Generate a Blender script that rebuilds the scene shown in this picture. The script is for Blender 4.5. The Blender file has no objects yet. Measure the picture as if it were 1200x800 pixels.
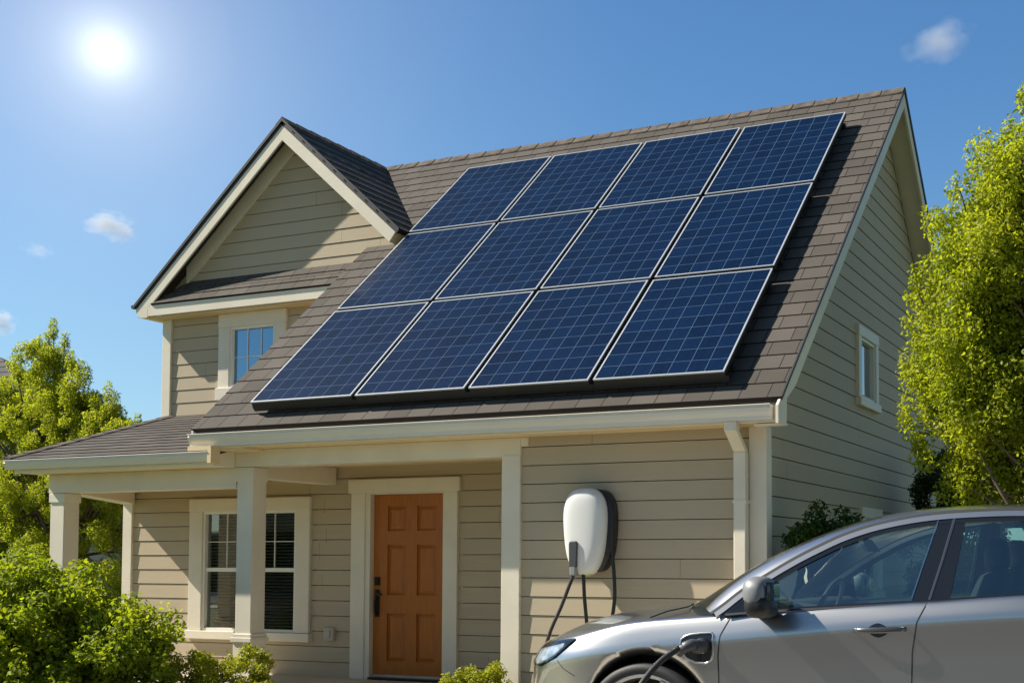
import bpy, bmesh, math, random
import numpy as np
from mathutils import Vector, Matrix
from mathutils.bvhtree import BVHTree
random.seed(7)
scene = bpy.context.scene
COL = scene.collection

# ------------------------------------------------------------------ camera
cam_d = bpy.data.cameras.new("camera")
cam = bpy.data.objects.new("camera", cam_d)
COL.objects.link(cam)
cam.location = (3.212, -9.436, 1.30)
cam.rotation_euler = (math.radians(90 + 2.791), 0, math.radians(23.72))
cam_d.sensor_width = 36
cam_d.lens = 1448.85 / 1200 * 36
cam_d.shift_x = -(770.62 - 600) / 1200
cam_d.shift_y = (584.72 - 400) / 1200
cam_d.clip_end = 6000
scene.camera = cam

# ------------------------------------------------------------------ light
SUN = Vector((-1.0, -0.275, 0.93)).normalized()          # towards the sun
el = math.asin(SUN.z)
rot = math.atan2(SUN.x, SUN.y)
sd = bpy.data.lights.new("sun_light", 'SUN')
sd.energy = 5.0
sd.angle = math.radians(0.5)
sd.color = (1.0, 0.93, 0.80)
so = bpy.data.objects.new("sun_light", sd)
COL.objects.link(so)
so.rotation_euler = SUN.to_track_quat('Z', 'Y').to_euler()
so.location = (-20, -10, 25)

world = bpy.data.worlds.new("World")
scene.world = world
world.use_nodes = True
nt = world.node_tree
for n in list(nt.nodes):
    nt.nodes.remove(n)
out = nt.nodes.new("ShaderNodeOutputWorld")
bg = nt.nodes.new("ShaderNodeBackground")
bg.inputs['Strength'].default_value = 0.052
sky = nt.nodes.new("ShaderNodeTexSky")
sky.sky_type = 'NISHITA'
sky.sun_disc = False
sky.sun_elevation = el
sky.sun_rotation = rot
sky.air_density = 1.0
sky.dust_density = 0.3
sky.ozone_density = 1.5
sky.altitude = 300
bg2 = nt.nodes.new("ShaderNodeBackground")
bg2.inputs['Strength'].default_value = 1.0
geo = nt.nodes.new("ShaderNodeTexCoord")
dot = nt.nodes.new("ShaderNodeVectorMath"); dot.operation = 'DOT_PRODUCT'
nrm = nt.nodes.new("ShaderNodeVectorMath"); nrm.operation = 'NORMALIZE'
nt.links.new(geo.outputs['Generated'], nrm.inputs[0])
nt.links.new(nrm.outputs[0], dot.inputs[0])
dot.inputs[1].default_value = Vector((-0.6961, 0.6236, 0.3559)).normalized()
acos = nt.nodes.new("ShaderNodeMath"); acos.operation = 'ARCCOSINE'
nt.links.new(dot.outputs['Value'], acos.inputs[0])
ramp = nt.nodes.new("ShaderNodeValToRGB")          # brightness of the sky round the veiled sun, by angle
nt.links.new(acos.outputs[0], ramp.inputs[0])
mul = nt.nodes.new("ShaderNodeMath"); mul.operation = 'MULTIPLY'; mul.inputs[1].default_value = 2.0
nt.links.new(acos.outputs[0], mul.inputs[0]); nt.links.new(mul.outputs[0], ramp.inputs[0])
ramp.color_ramp.interpolation = 'B_SPLINE'
els = ramp.color_ramp.elements
els[0].position = 0.0; els[0].color = (0.66, 0.62, 0.54, 1)
els[1].position = 1.0; els[1].color = (0, 0, 0, 1)
for pos, c in ((0.020, (0.50, 0.46, 0.39, 1)), (0.045, (0.30, 0.27, 0.21, 1)), (0.075, (0.205, 0.178, 0.132, 1)), (0.115, (0.155, 0.132, 0.096, 1)),
               (0.18, (0.098, 0.085, 0.062, 1)), (0.30, (0.055, 0.050, 0.038, 1)), (0.50, (0.020, 0.019, 0.015, 1)), (0.75, (0.0, 0.0, 0.0, 1))):
    e = els.new(pos); e.color = c
nt.links.new(ramp.outputs['Color'], bg2.inputs['Color'])
# brighter blue half of the sky, round the veiled sun: paler towards the horizon
sepw = nt.nodes.new("ShaderNodeSeparateXYZ"); nt.links.new(nrm.outputs[0], sepw.inputs[0])
ramp2 = nt.nodes.new("ShaderNodeValToRGB"); nt.links.new(sepw.outputs['Z'], ramp2.inputs[0])
ramp2.color_ramp.interpolation = 'B_SPLINE'
e2 = ramp2.color_ramp.elements
e2[0].position = 0.0; e2[0].color = (0.036, 0.088, 0.135, 1)
e2[1].position = 1.0; e2[1].color = (0.0, 0.02, 0.08, 1)
for pos, c in ((0.15, (0.022, 0.068, 0.125, 1)), (0.3, (0.0, 0.044, 0.135, 1)), (0.5, (0.0, 0.030, 0.11, 1))):
    e = e2.new(pos); e.color = c
hd = nt.nodes.new("ShaderNodeVectorMath"); hd.operation = 'DOT_PRODUCT'; hd.inputs[1].default_value = Vector((-0.6961, 0.6236, 0)).normalized()
nt.links.new(nrm.outputs[0], hd.inputs[0])
hm = nt.nodes.new("ShaderNodeMapRange"); hm.interpolation_type = 'SMOOTHSTEP'
hm.inputs['From Min'].default_value = -0.1; hm.inputs['From Max'].default_value = 0.55
nt.links.new(hd.outputs['Value'], hm.inputs['Value'])
bg3 = nt.nodes.new("ShaderNodeBackground")
nt.links.new(ramp2.outputs['Color'], bg3.inputs['Color']); nt.links.new(hm.outputs[0], bg3.inputs['Strength'])
add0 = nt.nodes.new("ShaderNodeAddShader")
nt.links.new(bg2.outputs[0], add0.inputs[0]); nt.links.new(bg3.outputs[0], add0.inputs[1])
add = nt.nodes.new("ShaderNodeAddShader")
tint = nt.nodes.new("ShaderNodeVectorMath"); tint.operation = 'MULTIPLY'; tint.inputs[1].default_value = (0.84, 1.0, 1.03)
nt.links.new(sky.outputs[0], tint.inputs[0])
nt.links.new(tint.outputs[0], bg.inputs['Color'])
nt.links.new(bg.outputs[0], add.inputs[0])
nt.links.new(add0.outputs[0], add.inputs[1])
nt.links.new(add.outputs[0], out.inputs['Surface'])

scene.view_settings.view_transform = 'Standard'
scene.view_settings.look = 'None'
scene.view_settings.exposure = 0.78
scene.view_settings.gamma = 1.0

# ------------------------------------------------------------------ materials
MATS = {}
def new_mat(name):
    m = bpy.data.materials.new(name); m.use_nodes = True
    return m, m.node_tree, m.node_tree.nodes['Principled BSDF']

def mat(name, col, rough=0.6, metal=0.0, noise=0.0, nscale=6.0, bump=0.0, bscale=60.0, spec=0.5, coat=0.0, streak=False):
    """plain surface with soft uneven tone and fine bump"""
    if name in MATS: return MATS[name]
    m, t, p = new_mat(name)
    p.inputs['Roughness'].default_value = rough
    p.inputs['Metallic'].default_value = metal
    p.inputs['Specular IOR Level'].default_value = spec
    p.inputs['Coat Weight'].default_value = coat
    p.inputs['Coat Roughness'].default_value = 0.04
    if noise > 0:
        tc = t.nodes.new('ShaderNodeTexCoord')
        mp = t.nodes.new('ShaderNodeMapping')
        if streak: mp.inputs['Scale'].default_value = (6, 6, 0.5)
        nz = t.nodes.new('ShaderNodeTexNoise'); nz.inputs['Scale'].default_value = nscale; nz.inputs['Detail'].default_value = 6
        mr = t.nodes.new('ShaderNodeMapRange')
        mr.inputs['From Min'].default_value = 0.3; mr.inputs['From Max'].default_value = 0.7
        mr.inputs['To Min'].default_value = 1 - noise; mr.inputs['To Max'].default_value = 1 + noise
        mx = t.nodes.new('ShaderNodeVectorMath'); mx.operation = 'SCALE'
        mx.inputs[0].default_value = col[:3]
        t.links.new(tc.outputs['Object'], mp.inputs[0]); t.links.new(mp.outputs[0], nz.inputs['Vector'])
        t.links.new(nz.outputs['Fac'], mr.inputs['Value']); t.links.new(mr.outputs[0], mx.inputs['Scale'])
        t.links.new(mx.outputs[0], p.inputs['Base Color'])
    else:
        p.inputs['Base Color'].default_value = (*col[:3], 1)
    if bump > 0:
        tc = t.nodes.new('ShaderNodeTexCoord')
        nz = t.nodes.new('ShaderNodeTexNoise'); nz.inputs['Scale'].default_value = bscale; nz.inputs['Detail'].default_value = 5
        b = t.nodes.new('ShaderNodeBump'); b.inputs['Strength'].default_value = bump; b.inputs['Distance'].default_value = 0.01
        t.links.new(tc.outputs['Object'], nz.inputs['Vector']); t.links.new(nz.outputs['Fac'], b.inputs['Height'])
        t.links.new(b.outputs[0], p.inputs['Normal'])
    MATS[name] = m
    return m

def board_mat(name, col, step, var=0.07, rough=0.65):
    """each board (UV row) of slightly different tone, streaked along its length"""
    m, t, p = new_mat(name)
    p.inputs['Roughness'].default_value = rough
    p.inputs['Specular IOR Level'].default_value = 0.3
    uv = t.nodes.new('ShaderNodeUVMap')
    sp = t.nodes.new('ShaderNodeSeparateXYZ'); t.links.new(uv.outputs[0], sp.inputs[0])
    dv = t.nodes.new('ShaderNodeMath'); dv.operation = 'DIVIDE'; dv.inputs[1].default_value = step
    fl = t.nodes.new('ShaderNodeMath'); fl.operation = 'FLOOR'
    t.links.new(sp.outputs['Y'], dv.inputs[0]); t.links.new(dv.outputs[0], fl.inputs[0])
    wn = t.nodes.new('ShaderNodeTexWhiteNoise'); wn.noise_dimensions = '1D'; t.links.new(fl.outputs[0], wn.inputs['W'])
    mp = t.nodes.new('ShaderNodeMapping'); mp.inputs['Scale'].default_value = (1.2, 22, 1)
    t.links.new(uv.outputs[0], mp.inputs[0])
    nz = t.nodes.new('ShaderNodeTexNoise'); nz.inputs['Scale'].default_value = 2.2; nz.inputs['Detail'].default_value = 7
    t.links.new(mp.outputs[0], nz.inputs['Vector'])
    nz2 = t.nodes.new('ShaderNodeTexNoise'); nz2.inputs['Scale'].default_value = 0.9; nz2.inputs['Detail'].default_value = 4
    t.links.new(uv.outputs[0], nz2.inputs['Vector'])
    a = t.nodes.new('ShaderNodeMath'); a.operation = 'MULTIPLY_ADD'; a.inputs[1].default_value = var; a.inputs[2].default_value = 1 - var * 1.4
    t.links.new(wn.outputs['Value'], a.inputs[0])
    b = t.nodes.new('ShaderNodeMath'); b.operation = 'MULTIPLY_ADD'; b.inputs[1].default_value = var * 1.2
    t.links.new(nz.outputs['Fac'], b.inputs[0]); t.links.new(a.outputs[0], b.inputs[2])
    c = t.nodes.new('ShaderNodeMath'); c.operation = 'MULTIPLY_ADD'; c.inputs[1].default_value = var * 1.2
    t.links.new(nz2.outputs['Fac'], c.inputs[0]); t.links.new(b.outputs[0], c.inputs[2])
    j1 = t.nodes.new('ShaderNodeMath'); j1.operation = 'MULTIPLY_ADD'; j1.inputs[1].default_value = 1 / 3.1
    j0 = t.nodes.new('ShaderNodeMath'); j0.operation = 'MULTIPLY'; j0.inputs[1].default_value = 7.31
    t.links.new(wn.outputs['Value'], j0.inputs[0]); t.links.new(sp.outputs['X'], j1.inputs[0]); t.links.new(j0.outputs[0], j1.inputs[2])
    j2 = t.nodes.new('ShaderNodeMath'); j2.operation = 'FRACT'; t.links.new(j1.outputs[0], j2.inputs[0])
    j3 = t.nodes.new('ShaderNodeMath'); j3.operation = 'LESS_THAN'; j3.inputs[1].default_value = 0.0014; t.links.new(j2.outputs[0], j3.inputs[0])
    j4 = t.nodes.new('ShaderNodeMath'); j4.operation = 'MULTIPLY_ADD'; j4.inputs[1].default_value = -0.6; j4.inputs[2].default_value = 1.0; t.links.new(j3.outputs[0], j4.inputs[0])
    j5 = t.nodes.new('ShaderNodeMath'); j5.operation = 'MULTIPLY'; t.links.new(c.outputs[0], j5.inputs[0]); t.links.new(j4.outputs[0], j5.inputs[1])
    c = j5
    mx = t.nodes.new('ShaderNodeVectorMath'); mx.operation = 'SCALE'; mx.inputs[0].default_value = col
    t.links.new(c.outputs[0], mx.inputs['Scale']); t.links.new(mx.outputs[0], p.inputs['Base Color'])
    bp = t.nodes.new('ShaderNodeBump'); bp.inputs['Strength'].default_value = 0.15; bp.inputs['Distance'].default_value = 0.004
    t.links.new(nz.outputs['Fac'], bp.inputs['Height']); t.links.new(bp.outputs[0], p.inputs['Normal'])
    return m

def shingle_mat(name, step):
    m, t, p = new_mat(name)
    p.inputs['Roughness'].default_value = 0.9
    p.inputs['Specular IOR Level'].default_value = 0.2
    uv = t.nodes.new('ShaderNodeUVMap')
    br = t.nodes.new('ShaderNodeTexBrick')
    br.offset = 0.37; br.offset_frequency = 2; br.squash = 1.0
    br.inputs['Scale'].default_value = 1.0
    br.inputs['Brick Width'].default_value = 0.24
    br.inputs['Row Height'].default_value = step
    br.inputs['Mortar Size'].default_value = 0.005
    br.inputs['Mortar Smooth'].default_value = 0.2
    br.inputs['Bias'].default_value = 0.0
    br.inputs['Color1'].default_value = (0.080, 0.071, 0.062, 1)
    br.inputs['Color2'].default_value = (0.112, 0.098, 0.086, 1)
    br.inputs['Mortar'].default_value = (0.02, 0.017, 0.016, 1)
    t.links.new(uv.outputs[0], br.inputs['Vector'])
    nz = t.nodes.new('ShaderNodeTexNoise'); nz.inputs['Scale'].default_value = 140; nz.inputs['Detail'].default_value = 3
    t.links.new(uv.outputs[0], nz.inputs['Vector'])
    n2 = t.nodes.new('ShaderNodeTexNoise'); n2.inputs['Scale'].default_value = 1.3; n2.inputs['Detail'].default_value = 5
    t.links.new(uv.outputs[0], n2.inputs['Vector'])
    a = t.nodes.new('ShaderNodeMath'); a.operation = 'MULTIPLY_ADD'; a.inputs[1].default_value = 1.5; a.inputs[2].default_value = -0.05
    t.links.new(nz.outputs['Fac'], a.inputs[0])
    b = t.nodes.new('ShaderNodeMath'); b.operation = 'MULTIPLY_ADD'; b.inputs[1].default_value = 0.6
    t.links.new(n2.outputs['Fac'], b.inputs[0]); t.links.new(a.outputs[0], b.inputs[2])
    mx = t.nodes.new('ShaderNodeVectorMath'); mx.operation = 'SCALE'
    t.links.new(br.outputs['Color'], mx.inputs[0]); t.links.new(b.outputs[0], mx.inputs['Scale'])
    t.links.new(mx.outputs[0], p.inputs['Base Color'])
    bp = t.nodes.new('ShaderNodeBump'); bp.inputs['Strength'].default_value = 0.6; bp.inputs['Distance'].default_value = 0.006
    t.links.new(nz.outputs['Fac'], bp.inputs['Height']); t.links.new(bp.outputs[0], p.inputs['Normal'])
    return m

def cell_mat(name):
    """one module: 7 by 9 cells by UV, thin pale gridlines, finer busbars, each cell of its own blue"""
    m, t, p = new_mat(name)
    p.inputs['Roughness'].default_value = 0.5
    p.inputs['Specular IOR Level'].default_value = 0.03
    p.inputs['Coat Weight'].default_value = 0.12
    p.inputs['Coat Roughness'].default_value = 0.06
    uv = t.nodes.new('ShaderNodeUVMap')
    sp = t.nodes.new('ShaderNodeSeparateXYZ'); t.links.new(uv.outputs[0], sp.inputs[0])
    def M(op, a, b=None, c=None):
        n = t.nodes.new('ShaderNodeMath'); n.operation = op
        for i, v in enumerate((a, b, c)):
            if v is None: continue
            if isinstance(v, (int, float)): n.inputs[i].default_value = v
            else: t.links.new(v, n.inputs[i])
        return n.outputs[0]
    u = M('MULTIPLY', sp.outputs['X'], 7.0); v = M('MULTIPLY', sp.outputs['Y'], 9.0)
    def line(w, width):                                   # 1 near an integer
        f = M('ABSOLUTE', M('SUBTRACT', M('FRACT', M('ADD', w, 0.5)), 0.5))
        return M('LESS_THAN', f, width)
    g = M('MAXIMUM', line(u, 0.019), line(v, 0.017))
    bus = line(M('ADD', M('MULTIPLY', u, 2.0), 0.5), 0.022)
    cid = M('ADD', M('FLOOR', u), M('MULTIPLY', M('FLOOR', v), 17.0))
    oi = t.nodes.new('ShaderNodeObjectInfo')
    cid = M('ADD', cid, M('MULTIPLY', oi.outputs['Random'], 997.0))
    wn = t.nodes.new('ShaderNodeTexWhiteNoise'); wn.noise_dimensions = '1D'; t.links.new(cid, wn.inputs['W'])
    vo = t.nodes.new('ShaderNodeTexVoronoi'); vo.inputs['Scale'].default_value = 60; t.links.new(uv.outputs[0], vo.inputs['Vector'])
    k = M('MULTIPLY_ADD', wn.outputs['Value'], 0.35, M('MULTIPLY_ADD', vo.outputs['Color'], 0.35, 0.65))
    base = t.nodes.new('ShaderNodeVectorMath'); base.operation = 'SCALE'; base.inputs[0].default_value = (0.0016, 0.0118, 0.042)
    t.links.new(k, base.inputs['Scale'])
    m1 = t.nodes.new('ShaderNodeMix'); m1.data_type = 'RGBA'
    t.links.new(M('MULTIPLY', bus, 0.12), m1.inputs['Factor']); t.links.new(base.outputs[0], m1.inputs[6]); m1.inputs[7].default_value = (0.03, 0.06, 0.12, 1)
    m2 = t.nodes.new('ShaderNodeMix'); m2.data_type = 'RGBA'
    t.links.new(M('MULTIPLY', g, 0.75), m2.inputs['Factor']); t.links.new(m1.outputs[2], m2.inputs[6]); m2.inputs[7].default_value = (0.075, 0.13, 0.20, 1)
    t.links.new(m2.outputs[2], p.inputs['Base Color'])
    return m

def leaf_mat(name, c1, c2, trans=0.45, rough=0.5):
    m, t, p = new_mat(name)
    g = t.nodes.new('ShaderNodeNewGeometry')
    mx = t.nodes.new('ShaderNodeMix'); mx.data_type = 'RGBA'
    mx.inputs[6].default_value = (*c1, 1); mx.inputs[7].default_value = (*c2, 1)
    at = t.nodes.new('ShaderNodeTexCoord'); nz = t.nodes.new('ShaderNodeTexNoise'); nz.inputs['Scale'].default_value = 2.5
    t.links.new(at.outputs['Object'], nz.inputs['Vector'])
    av = t.nodes.new('ShaderNodeMath'); av.operation = 'MULTIPLY_ADD'; av.inputs[1].default_value = 0.7
    sub = t.nodes.new('ShaderNodeMath'); sub.operation = 'MULTIPLY_ADD'; sub.inputs[1].default_value = 1.2; sub.inputs[2].default_value = -0.45
    t.links.new(nz.outputs['Fac'], sub.inputs[0])
    t.links.new(g.outputs['Random Per Island'], av.inputs[0]); t.links.new(sub.outputs[0], av.inputs[2])
    t.links.new(av.outputs[0], mx.inputs['Factor'])
    p.inputs['Roughness'].default_value = rough
    p.inputs['Specular IOR Level'].default_value = 0.35
    t.links.new(mx.outputs[2], p.inputs['Base Color'])
    tr = t.nodes.new('ShaderNodeBsdfTranslucent')
    sc = t.nodes.new('ShaderNodeVectorMath'); sc.operation = 'MULTIPLY'; sc.inputs[1].default_value = (1.5, 1.5, 0.6)
    t.links.new(mx.outputs[2], sc.inputs[0]); t.links.new(sc.outputs[0], tr.inputs['Color'])
    ms = t.nodes.new('ShaderNodeMixShader'); ms.inputs[0].default_value = trans
    t.links.new(p.outputs[0], ms.inputs[1]); t.links.new(tr.outputs[0], ms.inputs[2])
    t.links.new(ms.outputs[0], t.nodes['Material Output'].inputs['Surface'])
    return m

def glass_mat(name, tint, refl=1.0, rough=0.02, ior=1.5, gcol=(1, 1, 1)):
    """thin pane: tinted see-through with Fresnel reflection"""
    m, t, p = new_mat(name)
    t.nodes.remove(p)
    tr = t.nodes.new('ShaderNodeBsdfTransparent'); tr.inputs[0].default_value = (*tint, 1)
    gl = t.nodes.new('ShaderNodeBsdfGlossy'); gl.inputs['Color'].default_value = (*gcol, 1); gl.inputs['Roughness'].default_value = rough
    fr = t.nodes.new('ShaderNodeFresnel'); fr.inputs['IOR'].default_value = ior
    mm = t.nodes.new('ShaderNodeMath'); mm.operation = 'MULTIPLY'; mm.inputs[1].default_value = refl; mm.use_clamp = True
    t.links.new(fr.outputs[0], mm.inputs[0])
    ms = t.nodes.new('ShaderNodeMixShader')
    t.links.new(mm.outputs[0], ms.inputs[0]); t.links.new(tr.outputs[0], ms.inputs[1]); t.links.new(gl.outputs[0], ms.inputs[2])
    t.links.new(ms.outputs[0], t.nodes['Material Output'].inputs['Surface'])
    return m

def paint_mat(name, col):
    m, t, p = new_mat(name)
    tc = t.nodes.new('ShaderNodeTexCoord')
    nz = t.nodes.new('ShaderNodeTexNoise'); nz.inputs['Scale'].default_value = 900; nz.inputs['Detail'].default_value = 1
    t.links.new(tc.outputs['Object'], nz.inputs['Vector'])
    b = t.nodes.new('ShaderNodeBump'); b.inputs['Strength'].default_value = 0.03; b.inputs['Distance'].default_value = 0.001
    t.links.new(nz.outputs['Fac'], b.inputs['Height']); t.links.new(b.outputs[0], p.inputs['Normal'])
    p.inputs['Base Color'].default_value = (*col, 1)
    p.inputs['Metallic'].default_value = 1.0
    p.inputs['Roughness'].default_value = 0.30
    p.inputs['Coat Weight'].default_value = 1.0
    p.inputs['Coat Roughness'].default_value = 0.03
    return m

def ground_mat(name, c1, c2, scale, bump=0.5):
    m, t, p = new_mat(name)
    tc = t.nodes.new('ShaderNodeTexCoord')
    nz = t.nodes.new('ShaderNodeTexNoise'); nz.inputs['Scale'].default_value = scale; nz.inputs['Detail'].default_value = 10
    t.links.new(tc.outputs['Object'], nz.inputs['Vector'])
    mx = t.nodes.new('ShaderNodeMix'); mx.data_type = 'RGBA'
    mx.inputs[6].default_value = (*c1, 1); mx.inputs[7].default_value = (*c2, 1)
    t.links.new(nz.outputs['Fac'], mx.inputs['Factor']); t.links.new(mx.outputs[2], p.inputs['Base Color'])
    b = t.nodes.new('ShaderNodeBump'); b.inputs['Strength'].default_value = bump; b.inputs['Distance'].default_value = 0.03
    t.links.new(nz.outputs['Fac'], b.inputs['Height']); t.links.new(b.outputs[0], p.inputs['Normal'])
    p.inputs['Roughness'].default_value = 0.9
    return m

SID = 0.163
SHG = 0.205
M_SIDING = board_mat('siding_paint', (0.47, 0.388, 0.272), SID)
M_SHINGLE = shingle_mat('asphalt_shingle', SHG)
M_TRIM = mat('trim_paint', (0.76, 0.69, 0.56), 0.5, noise=0.05, nscale=3, bump=0.08, bscale=25)
M_SOFFIT = mat('soffit_paint', (0.78, 0.60, 0.36), 0.6, noise=0.04, nscale=2)
M_GUTTER = mat('gutter_enamel', (0.74, 0.70, 0.62), 0.35, noise=0.03, nscale=2)
M_EDGE = mat('drip_edge', (0.025, 0.024, 0.024), 0.6)
M_DOOR = mat('door_paint', (0.40, 0.125, 0.014), 0.42, noise=0.12, nscale=9, bump=0.12, bscale=60, streak=True)
M_DARKM = mat('dark_bronze', (0.03, 0.026, 0.022), 0.35, metal=0.6)
M_CONC = mat('concrete', (0.48, 0.43, 0.34), 0.85, noise=0.12, nscale=4, bump=0.3, bscale=40)
M_BLIND = mat('blind_slat', (0.55, 0.53, 0.48), 0.6)
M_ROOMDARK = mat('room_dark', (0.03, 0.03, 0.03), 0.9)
M_PANE = glass_mat('window_glass', (0.62, 0.64, 0.60), 0.16)
M_PANE_BLUE = glass_mat('window_glass_upper', (0.30, 0.36, 0.40), 8.0, 0.02, 1.55, (0.45, 0.74, 1.0))
M_VINYL = mat('window_vinyl', (0.80, 0.78, 0.72), 0.4)
M_FRAME = mat('panel_frame', (0.50, 0.53, 0.56), 0.35, metal=0.35)
M_RAIL = mat('rail_black', (0.015, 0.016, 0.018), 0.5)
M_CELL = cell_mat('solar_cells')
M_WHITE = mat('charger_white', (0.72, 0.72, 0.70), 0.32, coat=0.3)
M_BLACKP = mat('black_plastic', (0.018, 0.018, 0.020), 0.42, bump=0.05, bscale=200)
M_GREYP = mat('grey_plastic', (0.06, 0.062, 0.068), 0.45)
M_RUBBER = mat('rubber', (0.022, 0.022, 0.022), 0.6)
M_BARK = mat('bark', (0.12, 0.09, 0.065), 0.9, noise=0.3, nscale=12, bump=0.8, bscale=30)

# ------------------------------------------------------------------ object helpers
def link(o): COL.objects.link(o); return o
def empty(name, loc=(0, 0, 0), rotz=0.0):
    o = bpy.data.objects.new(name, None); link(o)
    o.location = loc; o.rotation_euler = (0, 0, rotz); o.empty_display_size = 0.2
    return o
def tag(o, label, cat, group=None, kind=None):
    o['label'] = label; o['category'] = cat
    if group: o['group'] = group
    if kind: o['kind'] = kind
    return o
def structure(o): o['kind'] = 'structure'; return o

class MB:
    """collects verts / faces / uvs in world metres"""
    def __init__(s): s.v = []; s.f = []; s.uv = []; s.hasuv = False
    def face(s, pts, uvs=None):
        i = len(s.v); s.v += [tuple(p) for p in pts]; s.f.append(tuple(range(i, i + len(pts))))
        if uvs: s.hasuv = True
        s.uv += list(uvs) if uvs else [(0.0, 0.0)] * len(pts)
    def box(s, x0, x1, y0, y1, z0, z1):
        P = [(x, y, z) for x in (x0, x1) for y in (y0, y1) for z in (z0, z1)]
        for q in ((0, 1, 3, 2), (4, 6, 7, 5), (0, 4, 5, 1), (2, 3, 7, 6), (0, 2, 6, 4), (1, 5, 7, 3)):
            s.face([P[k] for k in q])
    def prism(s, poly, vec):
        """extrude a 3-D polygon by vec"""
        vec = Vector(vec); a = [Vector(p) for p in poly]; b = [p + vec for p in a]
        s.face(a); s.face(list(reversed(b)))
        for i in range(len(a)):
            j = (i + 1) % len(a)
            s.face([a[i], b[i], b[j], a[j]])
    def beam(s, p, q, w, h, up=(0, 0, 1)):
        """box from p to q, w across, h along up (centred)"""
        p = Vector(p); q = Vector(q); d = (q - p).normalized(); r = d.cross(Vector(up)).normalized(); u = r.cross(d)
        a = [p + r * sx * w / 2 + u * sy * h / 2 for sx, sy in ((-1, -1), (1, -1), (1, 1), (-1, 1))]
        s.prism(a, q - p)
    def tube(s, pts, rad, seg=10, cap=True):
        pts = [Vector(p) for p in pts]; rings = []
        rads = rad if hasattr(rad, '__len__') else [rad] * len(pts)
        prev = None
        for i, p in enumerate(pts):
            d = (pts[min(i + 1, len(pts) - 1)] - pts[max(i - 1, 0)]).normalized()
            if prev is None:
                a = Vector((0, 0, 1)) if abs(d.z) < 0.9 else Vector((1, 0, 0))
                n = d.cross(a).normalized()
            else:
                n = (prev - d * prev.dot(d)).normalized()
            prev = n; b = d.cross(n)
            rings.append([p + (n * math.cos(2 * math.pi * k / seg) + b * math.sin(2 * math.pi * k / seg)) * rads[i] for k in range(seg)])
        base = len(s.v)
        for r in rings: s.v += [tuple(q) for q in r]
        n = len(rings)
        for i in range(n - 1):
            for k in range(seg):
                k2 = (k + 1) % seg
                s.f.append((base + i * seg + k, base + i * seg + k2, base + (i + 1) * seg + k2, base + (i + 1) * seg + k)); s.uv += [(0, 0)] * 4
        if cap:
            s.f.append(tuple(base + k for k in reversed(range(seg)))); s.uv += [(0, 0)] * seg
            s.f.append(tuple(base + (n - 1) * seg + k for k in range(seg))); s.uv += [(0, 0)] * seg
    def grid(s, rows, closed=False):
        """rows of equal length point lists -> quad sheet"""
        base = len(s.v); m = len(rows[0])
        for r in rows: s.v += [tuple(p) for p in r]
        for i in range(len(rows) - 1):
            for k in range(m if closed else m - 1):
                k2 = (k + 1) % m
                s.f.append((base + i * m + k, base + i * m + k2, base + (i + 1) * m + k2, base + (i + 1) * m + k)); s.uv += [(0, 0)] * 4
    def build(s, name, material, parent=None, bevel=0.0, smooth=False, weld=False, subsurf=0, recalc=True):
        off = Vector((0, 0, 0)); p = parent
        while p is not None: off += p.location; p = p.parent
        me = bpy.data.meshes.new(name)
        me.from_pydata([(x - off.x, y - off.y, z - off.z) for x, y, z in s.v], [], s.f)
        if s.hasuv:
            l = me.uv_layers.new(name='UVMap'); l.data.foreach_set('uv', [c for t in s.uv for c in t])
        me.materials.append(material)
        o = bpy.data.objects.new(name, me); link(o); o.parent = parent
        if weld or bevel or recalc:
            bm = bmesh.new(); bm.from_mesh(me)
            if weld or bevel: bmesh.ops.remove_doubles(bm, verts=bm.verts, dist=1e-5)
            if recalc: bmesh.ops.recalc_face_normals(bm, faces=bm.faces)
            bm.to_mesh(me); bm.free()
        if bevel:
            md = o.modifiers.new('bevel', 'BEVEL'); md.width = bevel; md.segments = 2; md.limit_method = 'ANGLE'; md.angle_limit = math.radians(40)
        if subsurf:
            md = o.modifiers.new('subsurf', 'SUBSURF'); md.levels = subsurf; md.render_levels = subsurf
        if smooth:
            for q in me.polygons: q.use_smooth = True
        return o

def box(name, m, parent, x0, x1, y0, y1, z0, z1, bevel=0.006):
    b = MB(); b.box(x0, x1, y0, y1, z0, z1); return b.build(name, m, parent, bevel=bevel)

def interval(poly, v):
    xs = []
    n = len(poly)
    for i in range(n):
        (u0, v0), (u1, v1) = poly[i], poly[(i + 1) % n]
        if (v0 <= v) != (v1 <= v): xs.append(u0 + (u1 - u0) * (v - v0) / (v1 - v0))
    return (min(xs), max(xs)) if len(xs) >= 2 else None

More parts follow.
